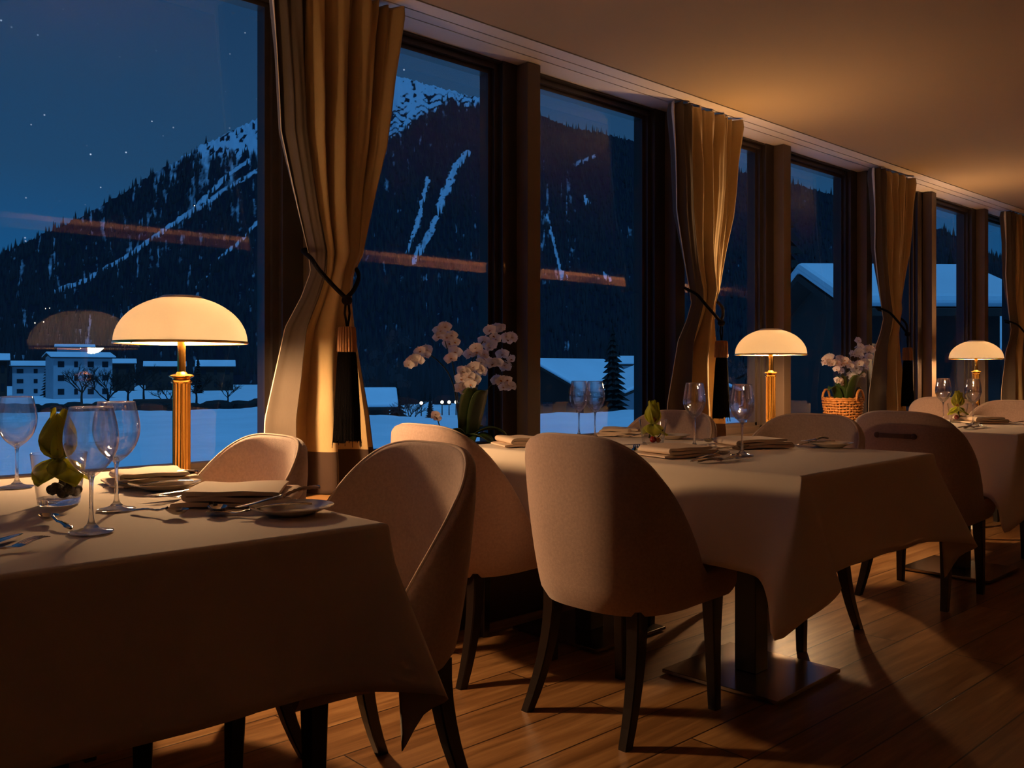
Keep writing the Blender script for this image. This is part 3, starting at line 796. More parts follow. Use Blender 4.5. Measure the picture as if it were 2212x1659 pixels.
# middle table
napkin(.22, .17, 2.335, 1.86, -15, 3, 'folded napkin behind the tub chair seen from behind, on the middle table')
napkin(.25, .17, 2.80, 1.90, -25, 4, 'folded napkin in front of the second lamp, on the middle table')
napkin(.20, .15, 2.93, 2.62, -52, 5, 'folded napkin at the window end of the middle table, beside the slim glasses')
napkin(.17, .16, 2.25, 2.50, -20, 6, 'folded napkin above the hidden tub chair on the middle table')
plate(3.125, 1.64, 'white side plate near the right corner of the middle table')
plate(3.02, 2.29, 'white side plate behind the orchid tumbler of the middle table')
cut(fork0, (2.285, 1.655), (2.47, 1.615), 'silver fork in the front bundle by the nearest glass of the middle table', .001)
cut(knife0, (2.29, 1.635), (2.50, 1.588), 'silver knife in the front bundle by the nearest glass of the middle table', .0)
cut(spoon0, (2.33, 1.665), (2.52, 1.675), 'silver spoon in the front bundle by the nearest glass of the middle table', .006)
cut(tea0, (2.70, 1.85), (2.83, 1.80), 'small silver spoon lying below the large napkin of the middle table')
cut(fork0, (3.14, 1.63), (2.985, 1.75), 'silver fork leaning off the right side plate of the middle table', .018, .002)
cut(knife0, (3.22, 1.70), (3.02, 1.69), 'silver knife laid over the right side plate of the middle table', .02)
cut(knife0, (3.12, 2.09), (2.90, 2.07), 'silver knife left of the large napkin, behind the slim glass of the middle table', .004)
cut(spoon0, (3.09, 2.06), (2.91, 2.04), 'silver spoon left of the large napkin, behind the slim glass of the middle table', .001)
cut(fork0, (2.43, 2.00), (2.57, 2.10), 'silver fork pointing at the orchid tumbler of the middle table', .001)
cut(knife0, (2.46, 2.17), (2.66, 2.15), 'silver knife lying behind the fork that points at the middle orchid tumbler', .001)
cut(fork0, (3.02, 2.33), (2.87, 2.42), 'silver fork leaning off the back side plate of the middle table', .018, .002)
cut(spoon0, (2.50, 2.40), (2.69, 2.52), 'silver spoon below the pair of glasses at the window end of the middle table', 0)
# third table
napkin(.22, .17, 5.03, 1.90, -30, 7, 'folded napkin on the third table, right of the orchid tumbler')
cut(fork0, (4.55, 1.73), (4.74, 1.69), 'silver fork in the bundle at the front of the third table', .0)
cut(spoon0, (4.60, 1.70), (4.79, 1.73), 'silver spoon in the bundle at the front of the third table', .006)
cut(knife0, (4.53, 1.695), (4.74, 1.675), 'silver knife in the bundle at the front of the third table', .0)
cut(fork0, (5.33, 1.62), (5.16, 1.73), 'silver fork by the napkin of the third table near the right picture edge', .001)
napkin(.30, .18, 7.10, 2.35, 0, 8, 'white napkin on the farthest table, a bright sliver above the last chair')

# ------------------------------------------------------------------ mushroom table lamps
LAMP_COL = (1.0, .585, .275)
BENCH = .5505
def make_lamp():
    root = thing('table_lamp', 'x', 'lamp', group='brass mushroom table lamps')
    autosmooth(MB().lathe([(0, 0), (.092, 0), (.094, .004), (.092, .010), (.078, .014), (.074, .022), (.05, .03), (.036, .042), (.031, .05), (0, .05)], 48).obj('base', M['brass'], root), 40)
    prof = [(0, .045), (.0285, .045), (.0285, .055), (.0262, .06), (.0262, .44), (.0285, .445), (0, .447)]
    autosmooth(MB().lathe(prof, 128, ribs=(3, 4, 16, .07)).obj('fluted_column', M['brass'], root), 60)
    autosmooth(MB().lathe([(0, .443), (.031, .443), (.033, .447), (.031, .452), (.0275, .456), (.030, .460), (.038, .464), (.039, .467), (.037, .470), (.020, .473), (.0145, .480), (0, .480)], 40).obj('collar', M['brass'], root), 40)
    autosmooth(MB().lathe([(0, .474), (.013, .474), (.013, .64), (.020, .645), (.020, .66), (0, .66)], 24).obj('rod', M['brass'], root), 40)
    # opal dome, open at the very top inside a glass ring
    rz = .577; Rr = .206; h = .150
    dome = []
    for i in range(25):
        a = (PI/2)*(i/24)*.985
        r = Rr*math.cos(a); z = rz+h*math.sin(a)
        if r < .062: break
        dome.append((r, z))
    tip = dome[-1]
    outer = dome; inner = [(max(r-.0045, .05), z-.0035) for r, z in dome][::-1]
    prof = outer+inner
    o = autosmooth(MB().lathe(prof, 72, close=True).obj('shade', M['opal'], root), 60)
    rim = MB().lathe([(.2035, rz-.006), (.2085, rz-.006), (.2095, rz-.002), (.2075, rz+.002), (.2035, rz+.001)], 72, close=True)
    autosmooth(rim.obj('rim', M['brass'], root), 40)
    t = MB().lathe([(tip[0]-.006, tip[1]-.008), (tip[0]+.002, tip[1]-.002), (tip[0]-.002, tip[1]+.004), (tip[0]-.012, tip[1]+.009), (tip[0]-.020, tip[1]+.010), (tip[0]-.022, tip[1]+.004), (tip[0]-.012, tip[1]-.004)], 56, close=True)
    autosmooth(t.obj('top_ring', M['china'], root), 60)
    # spider holding the shade and the bulb socket
    s = MB()
    for k in range(3):
        a = TAU*k/3; s.tube([(0, 0, .652), (.11*math.cos(a), .11*math.sin(a), .64), (.198*math.cos(a), .198*math.sin(a), rz)], .0022, 6)
    s.obj('spider', M['brass'], root, True)
    b = autosmooth(MB().lathe([(.0, .66), (.012, .662), (.014, .668), (.012, .676), (.0, .678)], 20).obj('bulb_socket', M['china'], root))
    return root
lamp0 = make_lamp()
LX = [(1.209, 2.880, 'brass mushroom lamp with opal shade nearest the camera, large against the dark window', 1.0),
      (4.760, 2.875, 'brass mushroom lamp with opal shade, second along the sill, right of the tasselled curtain', 1.1),
      (7.950, 2.880, 'brass mushroom lamp with opal shade, smallest and farthest, above the third table', 1.1)]
for x, y, l, k in LX:
    place(lamp0, (x, y, BENCH), 0, l, 'brass mushroom table lamps')
    for dz, en in ((.603, 50*k), (.700, 18*k)):      # two bulbs, one low in the dome and one under its open crown
        ld = bpy.data.lights.new('lamp_bulb', 'POINT'); ld.energy = en; ld.color = LAMP_COL; ld.shadow_soft_size = .052 if dz < .65 else .024
        lo = bpy.data.objects.new('lamp_bulb', ld); COL.objects.link(lo); lo.location = (x+.03, y, BENCH+dz)
# added fill lights and trough lip on the unseen inner wall, washing the ceiling
struct(MB().box(X0, X1, Y0, Y0+.30, 2.16, 2.19).box(X0, X1, Y0+.28, Y0+.30, 2.19, 2.42).obj('trim_90', M['wallpaint']))
for x, ln, e in ((0, 3, 8), (4.5, 4, 26), (9, 4, 90), (13, 3, 90)):
    ld = bpy.data.lights.new('cove_fill', 'AREA'); ld.shape = 'RECTANGLE'; ld.size = ln; ld.size_y = .06; ld.energy = e; ld.color = (1, .50, .21)
    lo = bpy.data.objects.new('cove_fill', ld); COL.objects.link(lo); lo.location = (x, Y0+.14, 2.20); lo.rotation_euler = (PI, 0, 0)

# ------------------------------------------------------------------ curtains
def make_curtain():
    nu, nv = 220, 110
    ZT, ZB = 2.555, .553
    zs = [.553, .67, .85, 1.2, 1.32, 1.42, 1.5, 1.95, 2.5, 2.56]
    xl = [1.632, 1.634, 1.64, 1.72, 1.785, 1.825, 1.82, 1.70, 1.655, 1.655]
    xr = [2.135, 2.135, 2.11, 2.035, 2.01, 2.015, 2.06, 2.17, 2.235, 2.24]
    amp = [.055, .055, .052, .040, .026, .022, .034, .055, .046, .034]
    v = []; mi = []; f = []
    for j in range(nv+1):
        z = lerp(ZB, ZT, j/nv)
        a, b, A = interp(z, zs, xl), interp(z, zs, xr), interp(z, zs, amp)
        pinch = math.exp(-((z-1.40)/.22)**2)
        for i in range(nu+1):
            u = i/nu
            ph = TAU*(5.2*u+.25*math.sin(3.1*u+.9)+.10*math.sin(z*1.7))+.5*math.sin(z*2.2+u*4)
            wb = min(1, max(0, (2.1-z)/1.1)); lo = TAU*(3.15*u+.05*math.sin(z*1.9))+.9
            fold = (1-wb)*(math.sin(ph)+.28*math.sin(2.3*ph+1.1+z*1.3)+.10*math.sin(5*ph+z*3))+wb*(1.15*math.sin(lo)+.30*math.sin(2*lo+.6+z)+.10*math.sin(ph))
            top = .5*math.sin(TAU*11*u)*max(0, (z-2.25)/.3)
            x = lerp(a, b, u)+.25*A*math.cos(ph)*(1-abs(2*u-1)**4)
            y = 3.105+A*(fold*.8+top)-.045*pinch*math.sin(PI*u)
            if u < .03 or u > .98: y += .0
            zz = z
            if j == nv: zz = z-.006*abs(math.sin(ph))
            v.append((x-1.93, y-3.1, zz-.553))
    for j in range(nv):
        z = lerp(ZB, ZT, (j+.5)/nv)
        for i in range(nu):
            u = (i+.5)/nu
            f.append((j*(nu+1)+i, j*(nu+1)+i+1, (j+1)*(nu+1)+i+1, (j+1)*(nu+1)+i))
            if z < .553+.155: m = 3
            elif u < .010: m = 2
            elif u < .25: m = 1
            elif u > .985: m = 1
            else: m = 0
            mi.append(m)
    root = mesh_obj('curtain', v, f, None, None, True, mats=[M['cur_cream'], M['cur_taupe'], M['cur_edge'], M['cur_hem']], midx=mi)
    s = root.modifiers.new('thickness', 'SOLIDIFY'); s.thickness = .003
    tag(root, 'x', 'curtain')
    o3 = Vector((1.93, 3.1, .553))
    P = [Vector(p)-o3 for p in [(1.92, 3.20, 1.50), (1.86, 3.195, 1.515), (1.795, 3.13, 1.50), (1.785, 3.055, 1.465), (1.80, 3.015, 1.415), (1.845, 2.985, 1.355), (1.892, 2.975, 1.312)]]
    tb = MB(); tb.tube(smoothline(P, 5), .0085, 8)
    P2 = [Vector(p)-o3 for p in [(1.892, 2.975, 1.312), (1.935, 2.99, 1.345), (1.985, 3.03, 1.40), (2.02, 3.11, 1.45), (1.99, 3.18, 1.485), (1.90, 3.20, 1.50)]]
    tb.tube(smoothline(P2, 5), .0085, 8)
    k = Vector((1.892, 2.968, 1.303))-o3
    tb.lathe([(.021*math.sin(PI*q/10), -.019*math.cos(PI*q/10)) for q in range(11)], 16, k.x, k.y, k.z)
    tie = tb.obj('tieback', M['rope'], root, True)
    cords = MB()
    for d in (-.010, .012):
        cords.tube([(k.x+d*.6, k.y, k.z-.01), (k.x+d, k.y, k.z-.05), (k.x+.002+d*.15, k.y, k.z-.10)], .0045, 6)
    cords.obj('cord', M['rope'], tie, True)
    hx, hy, hz = k.x+.0, k.y+.0, k.z-.10
    autosmooth(MB().lathe([(0, 0), (.026, -.001), (.031, -.004), (.033, -.02), (.036, -.094), (.037, -.098), (0, -.098)], 160, hx, hy, hz, ribs=(2, 4, 20, .075)).obj('tassel_head', M['tassel_head'], tie), 60)
    # skirt of hanging threads: ribbed, ragged end
    v = []; f = []; n = 180
    lv = [(-.094, .034), (-.12, .0385), (-.2, .044), (-.32, .051), (-.435, .056)]
    rs = random.Random(3); rag = [rs.uniform(-.010, .006) for _ in range(n)]
    for j, (z, r) in enumerate(lv):
        for i in range(n):
            a = TAU*i/n; rr = r*(1+.03*math.sin(a*60)+.03*math.sin(a*5+z*9))
            v.append((hx+rr*math.cos(a), hy+rr*math.sin(a)*.75, hz+z+(rag[i] if j == len(lv)-1 else 0)))
    for j in range(len(lv)-1):
        for i in range(n): f.append((j*n+i, j*n+(i+1) % n, (j+1)*n+(i+1) % n, (j+1)*n+i))
    f.append(tuple(range(n))); f.append(tuple((len(lv)-1)*n+i for i in range(n))[::-1])
    sk = MB().add(v, f)
    for q in range(14):
        a = rs.random()*TAU; r = .052
        sk.tube([(hx+r*.9*math.cos(a), hy+r*.65*math.sin(a), hz-.36), (hx+r*math.cos(a)*1.04, hy+r*.75*math.sin(a), hz-.41), (hx+r*math.cos(a)*1.16, hy+r*.8*math.sin(a), hz-.445-rs.random()*.02)], .0012, 5)
    fix_normals(sk.obj('tassel_skirt', M['tassel'], tie))
    return root
cur0 = make_curtain()
GC = 'tied back cream curtains with black tassels'
for x, sx, l in [(1.93, 1, 'wide cream curtain nearest the camera, tied back with a black rope and large black tassel'),
                 (4.43, 1.07, 'cream curtain tied back between the middle windows, left of the second lamp'),
                 (6.88, 1.04, 'cream curtain tied back behind the chair with the leather strap'),
                 (9.62, 1.05, 'cream curtain cut off by the right picture edge')]:
    place(cur0, (x, 3.1, .553), 0, l, GC, scale=(sx, 1, 1))

# ------------------------------------------------------------------ white orchids
def flower_mesh():
    mb = MB()
    for az, L, W in ((90, .024, .019), (215, .023, .016), (325, .023, .016)):
        petal_mesh(mb, L, W, Matrix.Rotation(R(az), 4, 'Z') @ Matrix.Rotation(-R(12), 4, 'Y'), cup=-.12, n=5, m=3)
    for az in (18, 162):
        petal_mesh(mb, .027, .033, Matrix.Translation((0, 0, .001)) @ Matrix.Rotation(R(az), 4, 'Z') @ Matrix.Rotation(-R(8), 4, 'Y'), cup=-.15, n=6, m=4, round_=.7)
    n0 = len(mb.f)
    petal_mesh(mb, .011, .010, Matrix.Translation((0, 0, .002)) @ Matrix.Rotation(R(270), 4, 'Z') @ Matrix.Rotation(-R(55), 4, 'Y'), cup=.4, n=4, m=3)
    o = mesh_obj('flower', mb.v, mb.f, None, None, True, mats=[M['petal'], M['lip']], midx=[0]*n0+[1]*(len(mb.f)-n0))
    me = o.data; bpy.data.objects.remove(o); return me
FLOWER = flower_mesh()
def leaf(root, az, L, W, lift, droop, base=(0, 0, 0)):
    v = []; f = []; n = 12; m = 4; c, s = math.cos(R(az)), math.sin(R(az))
    for i in range(n+1):
        t = i/n; w = W*(math.sin(PI*min(1, .08+t*.92)))**.6; r = L*t; z = lift*L*math.sin(t*1.6)-droop*L*t*t
        for j in range(m+1):
            q = j/m*2-1
            x = r; y = w*q*.5; zz = z+abs(q)*w*.18
            v.append((base[0]+x*c-y*s, base[1]+x*s+y*c, base[2]+zz))
    for i in range(n):
        for j in range(m): f.append((i*(m+1)+j, i*(m+1)+j+1, (i+1)*(m+1)+j+1, (i+1)*(m+1)+j))
    o = mesh_obj('leaf', v, f, M['leaf'], root, True); sm = o.modifiers.new('t', 'SOLIDIFY'); sm.thickness = .003
    return o
def orchid(name_label, loc, stems, leaves, seed, base_z):
    rs = random.Random(seed)
    root = thing('potted_orchid', name_label, 'orchid', loc)
    for pts, fl, sz in stems:
        mb = MB(); P = smoothline([Vector(p) for p in pts], 5); mb.tube(P, [lerp(.0035, .0016, i/(len(P)-1)) for i in range(len(P))], 6)
        mb.obj('stem', M['stem'], root, True)
        n = len(P)
        for k in range(fl[0]):
            t = lerp(fl[1], 1, (k+.5)/fl[0]); p = P[min(n-1, int(t*(n-1)))]
            off = Vector((rs.uniform(-1, 1)*fl[2], rs.uniform(-1, .4)*fl[2], rs.uniform(-1, .8)*fl[2]))
            o = bpy.data.objects.new('flower', FLOWER); link(o, root); o.location = p+off
            # face roughly into the room, each turned its own way
            d = Vector((-.55+rs.uniform(-.7, .7), -1+rs.uniform(-.2, .5), rs.uniform(-.35, .25)))
            q = d.to_track_quat('Z', 'Y'); o.rotation_euler = (q.to_matrix().to_4x4() @ Matrix.Rotation(rs.uniform(-.4, .4), 4, 'Z')).to_euler()
            s = sz*rs.uniform(.85, 1.15); o.scale = (s, s, s)
    for a in leaves: leaf(root, *a)
    return root
ob = .17
tray = MB().lathe([(0, 0), (.13, 0), (.15, .012), (.165, .145), (.172, .15), (.160, .15), (.145, .03), (0, .03)], 36)
o1 = orchid('large white orchid with several arching stems on the sill between the first two window pillars', (2.52, 3.02, BENCH),
    [([(-.02, 0, ob), (-.035, 0, .35), (-.07, -.01, .50), (-.12, -.02, .60), (-.14, -.02, .69)], (10, .62, .034), 1.12),
     ([(-.02, 0, ob), (-.06, 0, .42), (-.17, -.02, .53), (-.27, -.03, .55), (-.33, -.04, .50)], (8, .60, .026), 1.05),
     ([(.04, 0, ob), (.05, 0, .36), (.04, -.02, .50), (.09, -.02, .61), (.17, -.03, .655), (.24, -.03, .62)], (13, .52, .034), 1.15),
     ([(.05, 0, ob), (.06, 0, .34), (.09, -.01, .47), (.16, -.03, .53), (.26, -.04, .50)], (9, .5, .034), 1.12),
     ([(.02, 0, ob), (.02, 0, .35), (.0, -.03, .47), (.03, -.04, .55), (.08, -.04, .55)], (12, .5, .042), 1.15),
     ([(.06, 0, ob), (.08, 0, .3), (.12, -.03, .41), (.18, -.04, .43), (.23, -.04, .41)], (8, .55, .026), 1.1),
     ([(0, 0, ob), (-.01, 0, .30), (-.04, -.03, .42), (-.02, -.05, .47), (.0, -.06, .44)], (10, .45, .036), 1.1),
     ([(-.05, 0, ob), (-.12, 0, .22), (-.16, -.02, .27), (-.19, -.03, .31)], (3, .6, .015), .9)],
    [(250, .11, .085, 2.4, .0, (-.0, .0, ob-.03)), (275, .09, .10, 2.7, 0, (.02, -.02, ob-.02)), (200, .20, .07, .5, .35, (0, 0, ob)), (330, .19, .075, .5, .35, (0, 0, ob)),
     (285, .16, .09, .4, .5, (0, 0, ob)), (20, .17, .06, .6, .4, (0, 0, ob)), (240, .15, .08, .35, .45, (0, 0, ob))], 4, 0)
pt = autosmooth(tray.obj('pot', M['pot'], o1), 40)
autosmooth(MB().lathe([(0, .135), (.148, .132), (.148, .12), (0, .12)], 24).obj('moss', M['soil'], o1))
# wicker basket
BX, BY = 5.86, 2.985
bk = thing('wicker_basket', 'honey coloured wicker basket with a round handle, holding the smaller orchid', 'basket', (BX, BY, BENCH))
mb = MB(); rows = 15; nn = 72
for j in range(rows):
    z = .01+.018*j; r = .088+.036*(j/rows)**.8
    pts = []
    for i in range(nn):
        a = TAU*i/nn; rr = r+.006*math.cos(a*18+PI*(j % 2)); pts.append((rr*1.12*math.cos(a), rr*math.sin(a), z+.002*math.sin(a*7+j)))
    mb.tube(pts, .0072, 6, closed=True)
autosmooth(mb.obj('woven_side', M['wicker'], bk), 80)
mb = MB()
for i in range(36):
    a = TAU*i/36
    mb.tube([(1.12*.088*math.cos(a), .088*math.sin(a), .0), (1.12*.112*math.cos(a), .112*math.sin(a), .15), (1.12*.124*math.cos(a), .124*math.sin(a), .285)], .003, 5)
mb.obj('frame', M['wicker'], bk, True)
mb = MB()
for d in (-.006, .006):
    pts = [(1.12*(.126+.003*math.sin(TAU*i/60*20+d*500))*math.cos(TAU*i/60), (.126)*math.sin(TAU*i/60), .283+d+.004*math.sin(TAU*i/60*20+d*500)) for i in range(60)]
    mb.tube(pts, .007, 6, closed=True)
mb.obj('rim', M['wicker'], bk, True)
for yy in (-.122, .122):
    mb = MB(); pts = [(.052*math.cos(PI*i/12), yy, .275+.072*math.sin(PI*i/12)) for i in range(13)]; mb.tube(pts, .0085, 8); mb.obj('handle', M['wicker'], bk, True)
MB().lathe([(0, 0), (.09, 0), (.09, .006), (0, .006)], 24).obj('bottom', M['wicker'], bk)
autosmooth(MB().lathe([(0, 0), (.088, 0), (.088, .01), (0, .012)], 24, 0, 0, .008).obj('moss', M['soil'], bk))
b0 = .02
o2 = orchid('smaller white orchid growing out of the wicker basket, right of the second lamp', (BX, BY, BENCH+.02),
    [([(-.02, 0, b0), (-.03, 0, .33), (-.10, -.02, .46), (-.24, -.03, .53), (-.36, -.04, .52)], (11, .55, .03), 1.15),
     ([(0, 0, b0), (0, 0, .34), (-.03, -.02, .47), (-.10, -.03, .52), (-.17, -.04, .49)], (12, .5, .042), 1.15),
     ([(.02, 0, b0), (.03, 0, .36), (.05, -.01, .50), (.12, -.02, .60), (.20, -.03, .63), (.30, -.03, .57)], (16, .55, .042), 1.2),
     ([(.03, 0, b0), (.05, 0, .33), (.08, -.02, .45), (.15, -.03, .50), (.23, -.04, .47)], (12, .5, .04), 1.15),
     ([(0, 0, b0), (.01, 0, .31), (-.01, -.03, .42), (.04, -.05, .48), (.08, -.05, .46)], (12, .5, .04), 1.15),
     ([(-.03, 0, b0), (-.05, 0, .30), (-.10, -.03, .375), (-.15, -.04, .38)], (4, .7, .02), 1.1)],
    [(200, .17, .08, 2.0, .3, (0, 0, .12)), (250, .13, .085, 2.5, .2, (0, -.02, .12)), (300, .13, .08, 2.6, .1, (.02, -.01, .12)), (340, .16, .07, 1.6, .3, (0, 0, .12)), (180, .2, .07, 1.4, .5, (0, 0, .14))], 9, 0)

# ------------------------------------------------------------------ outdoors: snow field, village, mountain
def vnoise(x, y, seed):
    xi = np.floor(x).astype(np.int64); yi = np.floor(y).astype(np.int64); xf = x-xi; yf = y-yi
    xf = xf*xf*(3-2*xf); yf = yf*yf*(3-2*yf)
    def h(a, b):
        n = (a*374761393+b*668265263+seed*982451653) & 0x7fffffff
        n = ((n ^ (n >> 13))*1274126177) & 0x7fffffff
        return ((n ^ (n >> 16)) & 0xffff)/65535.0
    return (h(xi, yi)*(1-xf)+h(xi+1, yi)*xf)*(1-yf)+(h(xi, yi+1)*(1-xf)+h(xi+1, yi+1)*xf)*yf
def fbm(x, y, seed, o=4):
    s = 0; a = 1; t = 0
    for k in range(o): s = s+a*vnoise(x*2**k, y*2**k, seed+k); t += a; a *= .55
    return s/t
# skyline of the range: compass bearing (deg from +X) and slope of sight line
SKY = [(120, .06), (100, .045), (90, .05), (79.91, 0.0763), (76.68, 0.1102), (75.33, 0.1252), (73.71, 0.1408), (72.04, 0.1591), (70.33, 0.18), (68.82, 0.2011), (67.02, 0.2228), (65.98, 0.2363), (65.18, 0.2423), (63.85, 0.2578), (62.49, 0.2705), (58.88, 0.2972), (56.04, 0.3166), (54.31, 0.321), (52.57, 0.314), (50.23, 0.3047), (48.71, 0.2983), (45.36, 0.2814), (43.48, 0.2672), (41.44, 0.2597), (38.98, 0.2482), (32.91, 0.2123), (31.94, 0.2054), (29.51, 0.194), (27.14, 0.1793), (23.72, 0.1539), (21.41, 0.1372), (18.73, 0.1069), (13.55, 0.05), (5, .02)]
SB = np.array([p[0] for p in SKY])[::-1]; SE = np.array([p[1] for p in SKY])[::-1]
def sky_e(b): return np.interp(b, SB, SE)
TL = [(120, .03), (76.68, 0.1146), (68.82, 0.2011), (66.5, 0.2243), (65.71, 0.2221), (62.76, 0.2232), (58.88, 0.2345), (54.6, 0.2476), (53.15, 0.2688), (51.4, 0.2889), (48.71, 0.2866), (45.36, 0.2800), (41.44, 0.2600), (27.14, 0.19), (5, .02)]
TB = np.array([p[0] for p in TL])[::-1]; TE = np.array([p[1] for p in TL])[::-1]
CH = [([(63.4, .222), (64.6, .205), (65.58, 0.1858), (66.5, 0.1669), (68.31, 0.142), (69.83, 0.1192), (71.31, 0.1024), (72.4, 0.089), (74.18, 0.0754)], .16, 1),
      ([(52.42, 0.2104), (53.01, 0.1668), (53.73, 0.1284)], .17, 1),
      ([(49.94, 0.2392), (50.67, 0.2237), (51.4, 0.1928), (52.13, 0.1568), (53.3, 0.1183)], .26, 1),
      ([(65.85, 0.0966), (66.5, 0.0832)], .1, .8), ([(62.0, 0.1742), (63.85, 0.136), (65.18, 0.1155)], .14, .7), ([(62.49, 0.2161), (64.38, 0.1944), (65.58, 0.1785), (67.02, 0.1577)], .2, .65),
      ([(44.9, .17), (44.6, .15), (44.2, .12), (43.9, .10)], .12, .75), ([(41.3, .105), (41.0, .098)], .2, .9), ([(42.5, .190), (42.3, .182)], .18, .9), ([(43.9, .108), (43.7, .100)], .15, .8),
      ([(43.2, .225), (41.9, .235)], .22, .55)]
def snow_mask(b, e):
    """how much open snow there is at bearing b and sight slope e"""
    deg = math.degrees(1)
    tl = np.interp(b, TB, TE)+(fbm(b*3, e*0, 5)-.5)*.02
    rough = fbm(b*4.2, e*190, 21, 5)
    streak = fbm(b*5.5, e*40, 33, 4)
    m = .10+.9*(streak-.5)+.5*(rough-.5)
    m = m+.10*np.clip((b-60)/8, 0, 1)+.14*np.clip((e-.12)/.12, 0, 1)*np.clip((b-56)/6, 0, 1)
    m = np.where(b < 43, m-.06, m); m = m+.13*np.exp(-((b-44.6)/1.3)**2)*np.clip((.22-e)/.05, 0, 1)*np.clip((e-.09)/.03, 0, 1)
    ab = np.clip((e-tl)/.010, 0, 1)
    wav = np.sin((e*420+.8*np.sin(b*7)+5*fbm(b*2, e*20, 8))*2.2)
    bar = np.where((b > 49.5) & (b < 58.5), np.clip((wav-.1)*2.5, 0, 1), 0)*np.clip((fbm(b*2.3, e*30, 44)-.3)*6, 0, 1)
    open_ = .93-.75*np.clip((rough-np.where(b > 58.5, .53, .60))*8, 0, 1)-bar*.6*np.clip((.312-e)/.01, 0, 1)
    m = m*(1-ab)+open_*ab
    for pts, w, s in CH:
        best = np.full(b.shape, 1e9)
        wob = (fbm(b*5, e*160, 60, 4)-.5)*w*1.9
        for (b0, e0), (b1, e1) in zip(pts[:-1], pts[1:]):
            ax, ay = b0, e0*deg; bx, by = b1, e1*deg; px, py = b+wob, e*deg
            dx, dy = bx-ax, by-ay; t = np.clip(((px-ax)*dx+(py-ay)*dy)/(dx*dx+dy*dy), 0, 1)
            best = np.minimum(best, np.hypot(px-ax-t*dx, py-ay-t*dy))
        m = np.maximum(m, s*np.clip(1.5-best/w*(.9+.9*fbm(b*7, e*300, 66, 4)), 0, 1)*np.clip(1.25-1.6*np.clip(fbm(b*9, e*420, 67, 4)-.55, 0, 1)*3, 0, 1))
    return np.clip(m, 0, 1)
RA, RB_, E0 = 430., 1500., -.0165
def mpos(b, t):
    e = E0+(sky_e(b)-E0)*t
    r = RA+(RB_-RA)*t+60*(fbm(b*.8, t*6, 3)-.5)*np.clip(t*4, 0, 1)+22*(fbm(b*3.5, t*30, 13)-.5)*np.clip(t*4, 0, 1)*np.clip((1-t)*6, 0, 1)
    return e, r, e*r+1.04
def to_mesh(name, V, nb, nr, mat):
    idx = np.arange(nb*nr).reshape(nr, nb)
    q = np.stack([idx[:-1, :-1], idx[:-1, 1:], idx[1:, 1:], idx[1:, :-1]], -1).reshape(-1, 4)
    me = bpy.data.meshes.new(name); me.vertices.add(nb*nr); me.vertices.foreach_set('co', V.reshape(-1).astype(np.float32))
    me.loops.add(q.size); me.loops.foreach_set('vertex_index', q.reshape(-1).astype(np.int32))
    me.polygons.add(len(q)); me.polygons.foreach_set('loop_start', np.arange(0, q.size, 4, dtype=np.int32)); me.polygons.foreach_set('loop_total', np.full(len(q), 4, dtype=np.int32))
    me.polygons.foreach_set('use_smooth', [True]*len(q)); me.materials.append(mat); me.update(); me.validate()
    return me
nb, nr = 1100, 250
bb = np.linspace(100, 6, nb); tt = np.linspace(0, 1, nr)
Bg, Tg = np.meshgrid(bb, tt)
e, r, z = mpos(Bg, Tg)
jag = (fbm(Bg*9, Tg*0, 71, 3)-.5)*8*(Tg > .985); z = z+jag
V = np.stack([r*np.cos(np.radians(Bg)), r*np.sin(np.radians(Bg)), z], -1)
# back side of the ridge
Vb = V[-1:].copy(); Vb[..., :2] *= 1.25; Vb[..., 2] -= 160
V = np.concatenate([V, Vb], 0)
sm = snow_mask(Bg, e); sm = np.concatenate([sm, sm[-1:]], 0)
me = to_mesh('mountain', V, nb, nr+1, M['mountain'])
at = me.attributes.new('snow', 'FLOAT', 'POINT'); at.data.foreach_set('value', sm.reshape(-1).astype(np.float32))
mo = bpy.data.objects.new('mountain', me); COL.objects.link(mo); mo['kind'] = 'structure'; mo['label'] = 'snowy forested mountain flank rising beyond the village'
# forest: nobody could count it
K = 26000
fb = RNG.uniform(8, 98, K); ft = RNG.uniform(.0, 1.0, K)**.9
fe, fr, fz = mpos(fb, ft); fm = snow_mask(fb, fe)
tl = np.interp(fb, TB, TE)
keep = ((fm < .42) & (RNG.uniform(0, 1, K) > fm*1.2)) | ((RNG.uniform(0, 1, K) < .045) & (fm < .8))
keep &= ~((fe > tl+.006) & (RNG.uniform(0, 1, K) > .10))
fb, fr, fz = fb[keep], fr[keep], fz[keep]; K = len(fb)
fl = int(2600); b2 = RNG.uniform(8, 60, fl); r2 = RNG.uniform(190, 440, fl)
fb = np.concatenate([fb, b2]); fr = np.concatenate([fr, r2]); fz = np.concatenate([fz, np.full(fl, -6.2)]); K = len(fb)
hh = RNG.uniform(8, 15, K)*np.interp(fr, [150, 430, 1500], [.6, .75, 1.05]); ww = hh*RNG.uniform(.13, .20, K)
cx, cy = fr*np.cos(np.radians(fb)), fr*np.sin(np.radians(fb))
TV = np.zeros((K, 6, 3)); an = RNG.uniform(0, 6, K)
for k in range(5):
    TV[:, k, 0] = cx+ww*np.cos(an+TAU*k/5); TV[:, k, 1] = cy+ww*np.sin(an+TAU*k/5); TV[:, k, 2] = fz-2
TV[:, 5] = np.stack([cx, cy, fz+hh], -1)
base = (np.arange(K)*6)[:, None, None]
tri = (np.array([[k, (k+1) % 5, 5] for k in range(5)])[None]+base).reshape(-1, 3)
me = bpy.data.meshes.new('forest'); me.vertices.add(K*6); me.vertices.foreach_set('co', TV.reshape(-1).astype(np.float32))
